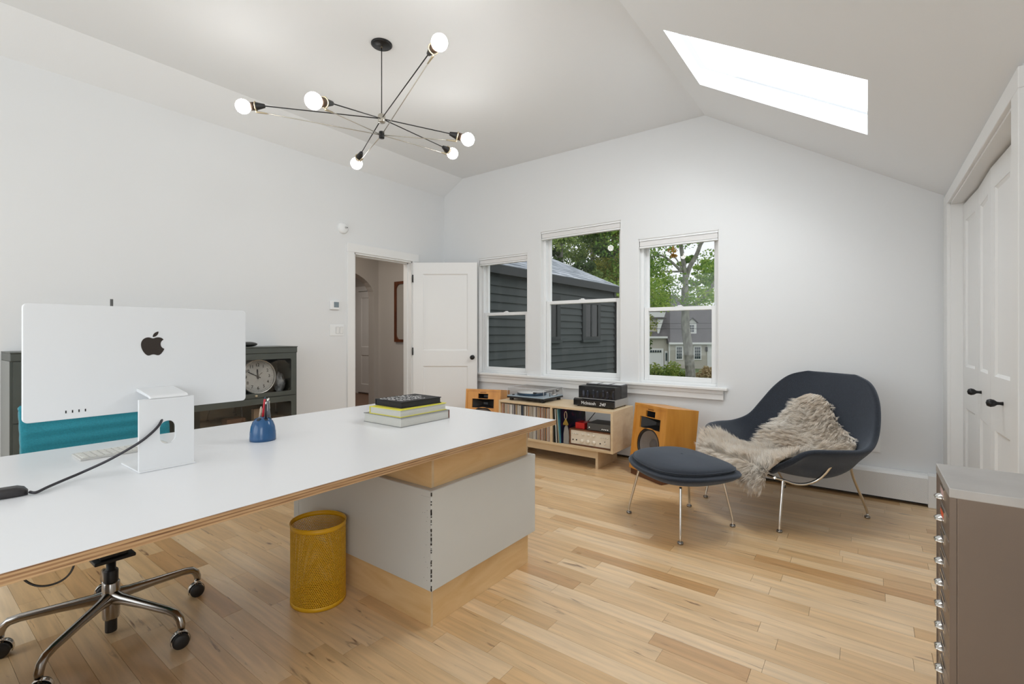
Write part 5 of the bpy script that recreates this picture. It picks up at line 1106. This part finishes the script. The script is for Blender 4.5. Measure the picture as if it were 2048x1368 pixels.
# beige house across the road, square to the view
def HB(r0, r1, d0, d1, z0, z1):
    m = MB().box(r0, r1, d0, d1, z0, z1); m.v = [tuple(RV * x + FV * y + Vector((0, 0, z))) for x, y, z in m.v]; return m
def HP(poly, d0, d1):      # polygon in (r, z) swept in depth
    m = MB().prism(poly, d0, d1, 'XZ'); m.v = [tuple(RV * x + FV * y + Vector((0, 0, z))) for x, y, z in m.v]; return m
def HD(poly, r0, r1):      # polygon in (d, z) swept sideways
    m = MB().prism(poly, r0, r1, 'YZ'); m.v = [tuple(RV * x + FV * y + Vector((0, 0, z))) for x, y, z in m.v]; return m
HDST = 44.0
def hr(u): return (u - 1024) / 955 * HDST
def hz(v): return CAM_H + (667 - v) / 955 * HDST
bh = thing('neighbour_house', 'beige clapboard house with grey roof across the garden', 'house', RV * 15 + FV * 46 + Vector((0, 0, hz(742))))
BEI = P('beige_clapboard', (.50, .47, .41), .8, bump=.6, bscale=1, stretch=(.01, .01, 40)); WT = P('house_white_trim', (.72, .72, .71), .6); RG = P('house_roof_grey', (.115, .108, .11), .9, bump=.3, bscale=6, var=.2, vscale=2); DGL = P('house_dark_pane', (.03, .045, .06), .05, spec=.8)
zb = hz(742); ze = hz(686); zg = hz(674)
wpart('main_wall', HB(hr(1338.6), hr(1510), HDST, HDST + 8, zb, ze), BEI, bh)
wpart('garage_wall', HB(hr(1180), hr(1338.5), HDST + .3, HDST + 8, zb, zg), BEI, bh)
wpart('main_roof', HD([(HDST - .35, ze - .05), (HDST - .35, ze + .08), (HDST + 4, hz(606)), (HDST + 8.4, ze + .08), (HDST + 8.4, ze - .05)], hr(1335), hr(1515)), RG, bh)
wpart('garage_roof', HD([(HDST, zg - .05), (HDST, zg + .08), (HDST + 4, hz(598)), (HDST + 8.4, zg + .08), (HDST + 8.4, zg - .05)], hr(1176), hr(1334.8)), RG, bh)
wpart('eave_trim', HB(hr(1335), hr(1515), HDST - .42, HDST - .35, ze - .12, ze + .06), WT, bh)
wpart('eave_trim', HB(hr(1176), hr(1335), HDST - .07, HDST, zg - .12, zg + .06), WT, bh)
wpart('corner_trim', HB(hr(1337), hr(1340), HDST - .04, HDST, zb, ze - .1), WT, bh)
gd = wpart('garage_door', HB(hr(1290), hr(1325), HDST + .2, HDST + .3, zb, hz(703)), WT, bh); wpart('garage_trim', HB(hr(1287), hr(1328), HDST + .16, HDST + .2, hz(703), hz(697)), WT, bh)
wpart('garage_trim', HB(hr(1325), hr(1328), HDST + .16, HDST + .3, zb, hz(703)), WT, bh)
for k in range(7): wpart('garage_light', HB(hr(1292 + k * 4.7), hr(1295.6 + k * 4.7), HDST + .15, HDST + .2, hz(705), hz(700.5)), DGL, bh)
sdr = wpart('side_door', HB(hr(1330.5), hr(1337), HDST + .2, HDST + .29, zb, hz(702)), WT, bh); wpart('door_pane', HB(hr(1332.5), hr(1335.5), HDST + .17, HDST + .2, hz(722), hz(706)), DGL, bh)
for u0, u1 in ((1351, 1365.5), (1387, 1402.5)):
    w_ = wpart('window', HB(hr(u0), hr(u1), HDST - .06, HDST, hz(720), hz(691)), WT, bh)
    for i in range(3):
        for j_ in range(4):
            a = u0 + 2.2 + i * (u1 - u0 - 4) / 3; m = HB(hr(a), hr(a + (u1 - u0 - 4) / 3 - .7), HDST - .08, HDST - .06, hz(717.5 - j_ * 6), hz(717.5 - j_ * 6 - 5.2)); m.xf(Matrix.Translation(-Vector(bh.location))); obj('pane', m, DGL, w_)
wpart('front_door', HB(hr(1414), hr(1430), HDST - .06, HDST, hz(737), hz(688)), WT, bh); wpart('door_step', HB(hr(1408), hr(1440), HDST - 1.2, HDST, zb - .15, hz(739)), P('stone_step', (.16, .14, .13), .9), bh)
wpart('lantern', HB(hr(1410.5), hr(1413.5), HDST - .2, HDST - .02, hz(703), hz(694)), BLACK, bh)
# dormers
dm = wpart('dormer', HP([(hr(1380), hz(668)), (hr(1398), hz(668)), (hr(1398), hz(645)), (hr(1389), hz(636)), (hr(1380), hz(645))], HDST + .6, HDST + 3.2), WT, bh)
wpart('dormer_roof', HP([(hr(1378), hz(644.5)), (hr(1389), hz(634)), (hr(1400.5), hz(644.5)), (hr(1400.5), hz(646)), (hr(1389), hz(636)), (hr(1378), hz(646))], HDST + .4, HDST + 3.2), RG, bh)
for i in range(2):
    for j_ in range(3): wpart('dormer_pane', HB(hr(1383.8 + i * 5), hr(1387.6 + i * 5), HDST + .57, HDST + .6, hz(664 - j_ * 5), hz(660 - j_ * 5)), DGL, bh)
sdm = wpart('shed_dormer', HP([(hr(1230), zg + .35), (hr(1321), zg + .35), (hr(1321), hz(638)), (hr(1230), hz(638))], HDST + .5, HDST + 4), BEI, bh)
wpart('shed_dormer_trim', HP([(hr(1317), zg + .3), (hr(1320), zg + .3), (hr(1333.5), hz(624)), (hr(1228), hz(624)), (hr(1228), hz(638)), (hr(1317), hz(638))], HDST + .3, HDST + .5), WT, bh)
wpart('shed_dormer_roof', HD([(HDST + .2, hz(638)), (HDST + .2, hz(635)), (HDST + 3.6, hz(604)), (HDST + 3.6, hz(609))], hr(1226), hr(1334)), RG, bh)
wpart('shed_dormer_window', HB(hr(1293), hr(1300), HDST + .44, HDST + .5, hz(662), hz(645)), WT, bh); wpart('shed_dormer_pane', HB(hr(1294.2), hr(1298.8), HDST + .4, HDST + .44, hz(660), hz(647)), DGL, bh)
# brick house farther up
fb = thing('brick_house', 'red brick house with grey roof half hidden by the maple leaves', 'house', RV * 18 + FV * 66 + Vector((0, 0, -2.9)))
def r62(u): return (u - 1024) / 955 * 62
wpart('brick_wall', HB(r62(1285), r62(1366), 62, 70, -2.9, 4.55), P('brick_red', (.20, .085, .06), .9, bump=.3, bscale=8, var=.25, vscale=12), fb)
wpart('roof', HD([(61.6, 4.5), (61.6, 4.7), (66, 6.6), (70.4, 4.7), (70.4, 4.5)], r62(1280), r62(1372)), RG, fb)
for u in (1300, 1330, 1352): wpart('window', HB(r62(u), r62(u + 8), 61.95, 62, 3.2, 4.2), WT, fb)

# trees: trunk and limbs, foliage made of many single leaves
def leaves(spots, n, size, seed, flat=.6):
    lr = random.Random(seed); m = MB(); tv = []
    for c, rr, tb in spots:
        for k in range(n):
            while True:
                q_ = Vector((lr.uniform(-1, 1), lr.uniform(-1, 1), lr.uniform(-1, 1)))
                if q_.length < 1: break
            p = c + Vector((q_.x * rr, q_.y * rr, q_.z * rr * flat)); a = Vector((lr.gauss(0, 1), lr.gauss(0, 1), lr.gauss(0, .6))).normalized(); b_ = a.orthogonal().normalized(); s_ = size * lr.uniform(.6, 1.3)
            b_ = (b_ * math.cos(lr.random() * 6) + a.cross(b_) * math.sin(lr.random() * 6)).normalized()
            m.add([p - a * s_ * .5, p + b_ * s_ * .36, p + a * s_ * .5, p - b_ * s_ * .36], [(0, 1, 2, 3)]); tv.append(min(1, max(0, tb + lr.gauss(0, .16))))
    return m, tv
BARK = P('grey_bark', (.30, .285, .26), .95, bump=1, bscale=14, var=.45, vscale=9, stretch=(1, 1, .5))
tr_ = random.Random(4)
def tree(nm, lab, base, trunk, limbs, spots, n, size, mat, seed, flat=.6):
    t = thing(nm, lab, 'tree', base)
    pts, rs = trunk; wpart('trunk', MB().tube(bez(pts, 4), [rs[0] + (rs[1] - rs[0]) * k / (4 * (len(pts) - 1)) for k in range(4 * (len(pts) - 1) + 1)], 12), BARK, t)
    for pts, r0, r1 in limbs: k_ = 4 * (len(pts) - 1); wpart('limb', MB().tube(bez(pts, 4), [r0 + (r1 - r0) * i / k_ for i in range(k_ + 1)], 8), BARK, t)
    m, tv = leaves(spots, n, size, seed, flat); m.xf(Matrix.Translation(-Vector(base))); o = obj('foliage', m, mat, t, fix=False, kind='stuff'); set_tint(o, tv); return t
MAPLE = tint_mat('maple_leaf', (.05, .14, .018), (.55, .68, .16), .6, .45, (.22, .40, .06))
D0 = 18.0
def A(u, v, d=D0): return at_depth(u, v, d)
bz = A(1382, 800); bz.z = ground_z(bz)
sp = []
for k in range(120):
    u, v = tr_.uniform(1215, 1520), tr_.uniform(380, 612); d = tr_.uniform(15.5, 21.5)
    if 1395 < u < 1440 and 470 < v < 520 and tr_.random() < .75: continue
    if 1368 < u < 1395 and 495 < v < 535 and tr_.random() < .7: continue
    sp.append((A(u, v, d), tr_.uniform(.35, .75), .35 + .45 * tr_.random() + (.12 if v > 560 else 0)))
tree('maple_tree', 'green maple with forked grey trunk in front of beige house', bz, ([bz, A(1381, 752), A(1377, 700), A(1371, 650), A(1371, 610), A(1369, 575)], (.20, .12)),
     [([A(1370, 600), A(1371, 560), A(1366, 520), A(1359, 470), A(1352, 420)], .115, .05), ([A(1371, 560), A(1379, 535), A(1393, 510), A(1404, 484), A(1425, 470), A(1450, 465)], .10, .05), ([A(1362, 543), A(1350, 530), A(1331, 515), A(1315, 510), A(1296, 519)], .06, .03),
      ([A(1372, 618), A(1388, 610), A(1402, 598), A(1420, 578), A(1440, 550)], .11, .06), ([A(1398, 600), A(1393, 575), A(1385, 565)], .04, .02), ([A(1364, 542), A(1354, 520), A(1335, 500)], .035, .015), ([A(1364, 543), A(1330, 543), A(1298, 541)], .04, .02)], sp, 210, .095, MAPLE, 31)
HEM = tint_mat('hemlock_spray', (.03, .065, .02), (.48, .58, .18), .7, .35, (.15, .24, .065))
YLW = tint_mat('yellow_green_leaf', (.14, .20, .03), (.85, .72, .16), .6, .45, (.42, .46, .09))
def conifer(lab, u, d, top, wid, seed, n=110, mat=HEM, nsp=70, tb=(.15, .75), size=.16, vlo=640):
    b0 = at_depth(u, 667, d); b0.z = ground_z(b0); r5 = random.Random(seed); s_ = []
    for k in range(nsp):
        z = b0.z + 1.5 + (top - b0.z - 1.5) * r5.random() ** .8; f = 1 - .65 * (z - b0.z) / (top - b0.z); a = r5.random() * 6.28; rr = wid * f * r5.random() ** .5
        s_.append((Vector((b0.x + rr * math.cos(a), b0.y + rr * math.sin(a), z)), r5.uniform(.4, .85), r5.uniform(*tb)))
    limbs = []
    for k in range(7):
        z = b0.z + 2 + k * .9; a = r5.random() * 6.28; limbs.append(([Vector((b0.x, b0.y, z)), Vector((b0.x + math.cos(a) * wid * .4, b0.y + math.sin(a) * wid * .4, z + .15)), Vector((b0.x + math.cos(a) * wid * .75, b0.y + math.sin(a) * wid * .75, z - .1))], .05, .015))
    tree('evergreen_tree' if mat is HEM else 'leafy_tree', lab, b0, ([b0, Vector((b0.x, b0.y, b0.z + 4)), Vector((b0.x, b0.y, top))], (.25, .05)), limbs, s_, n, size, mat, seed, .5)
conifer('dark hemlock directly behind the roof of the grey wing', 1120, 19, 8.5, 3.4, 51, 330, size=.12)
conifer('tall dark hemlock at the middle of the tall window', 1185, 23, 9, 3.2, 52, 330, size=.13)
conifer('yellowing leafy tree at the right edge of tall window', 1230, 21, 6.6, 1.8, 53, 280, YLW, 75, (.2, .85), .10)
conifer('dark hemlock rising left of the wing roof', 1040, 24, 9.5, 3.4, 54, 110)
conifer('pale green tree far behind the beige house garage', 1290, 82, 14, 7.5, 55, 160, MAPLE, 60, (.3, .8), .38)
conifer('green tree standing behind the beige house ridge', 1395, 78, 14, 7, 56, 160, MAPLE, 60, (.3, .8), .38)
conifer('green tree far right behind the beige house', 1475, 60, 10, 6.5, 57, 140, MAPLE, 50, (.3, .8), .38)
conifer('dark evergreen far behind the yellowing tree', 1170, 64, 12, 6.5, 58, 150, HEM, 70, (.15, .7), .36)
# shrubs along the garden bed
ORG = tint_mat('orange_leaf', (.45, .22, .03), (.85, .50, .08), .6, .4)  # orange colour imitates dim bulb reflections in the window panes
def reflection_patch(root, spots, n, size, seed):
    m, tv = leaves(spots, n, size, seed); m.xf(Matrix.Translation(-Vector(root.location))); o = obj('orange_foliage', m, ORG, root, fix=False, label='patch of orange leaves', kind='stuff'); set_tint(o, tv)
reflection_patch(bpy.data.objects['leafy_tree'], [(A(1231, 503, 20.2), .26, .5), (A(1228, 497, 20.3), .2, .6)], 120, .10, 77)
reflection_patch(bpy.data.objects['maple_tree'], [(A(1344, 500, 16.5), .18, .4), (A(1347, 512, 16.5), .12, .4)], 60, .09, 78)
SHR = tint_mat('shrub_leaf', (.06, .12, .02), (.45, .50, .12), .7, .3, (.20, .30, .05)); DRY = tint_mat('dry_grass', (.25, .17, .08), (.68, .55, .33), .8, .2)
for i, (u, v, rr, lab, mt) in enumerate(((1302, 742, .55, 'low green shrub at the left corner of right window', SHR), (1322, 746, .5, 'yellowish low shrub left of the maple trunk', SHR), (1350, 741, .6, 'bushy green shrub beside the maple trunk', SHR), (1362, 749, .4, 'small shrub touching the maple trunk', SHR), (1407, 749, .6, 'dry tan grass clump right of the maple trunk', DRY), (1425, 748, .5, 'dry tan grass clump at the right window edge', DRY), (1236, 742, .5, 'green shrub by the corner of grey wing', SHR))):
    c = A(u, v, 23.5 + i * .3); gz = ground_z(c); t = thing('garden_shrub', lab, 'shrub', (c.x, c.y, gz), group='shrubs in the garden bed')
    spots = [(Vector((c.x + tr_.uniform(-.4, .4), c.y + tr_.uniform(-.4, .4), gz + (c.z - gz + .15) * tr_.random())), rr * .7, .25 + .5 * tr_.random()) for k in range(7)]
    m, tv = leaves(spots, 130, .12, 90 + i, .8); m.xf(Matrix.Translation(-Vector(t.location))); o = obj('leaves', m, mt, t, fix=False, kind='stuff'); set_tint(o, tv)
    st = MB()
    for k in range(5): a = k * 1.26; st.tube([(0, 0, 0), (.25 * math.cos(a), .25 * math.sin(a), (c.z - gz) * .8)], .012, 6)
    obj('stems', st, BARK, t, kind='stuff')
pa_, pb_ = at_depth(1140, 667, 30), at_depth(1570, 667, 30)
ul = thing('utility_line', 'overhead wires strung between poles before the beige house', 'power line', (pa_.x, pa_.y, ground_z(pa_)))
for p in (pa_, pb_): wpart('pole', MB().tube([(p.x, p.y, ground_z(p)), (p.x, p.y, 2.4)], [.14, .11], 12), BARK, ul)
for v in (646, 656.5):
    a, b_ = at_depth(1140, v, 30), at_depth(1570, v - 1, 30); wpart('wire', MB().tube([a, (a + b_) / 2 - Vector((0, 0, .05)), b_], .014, 6), BLACK, ul)
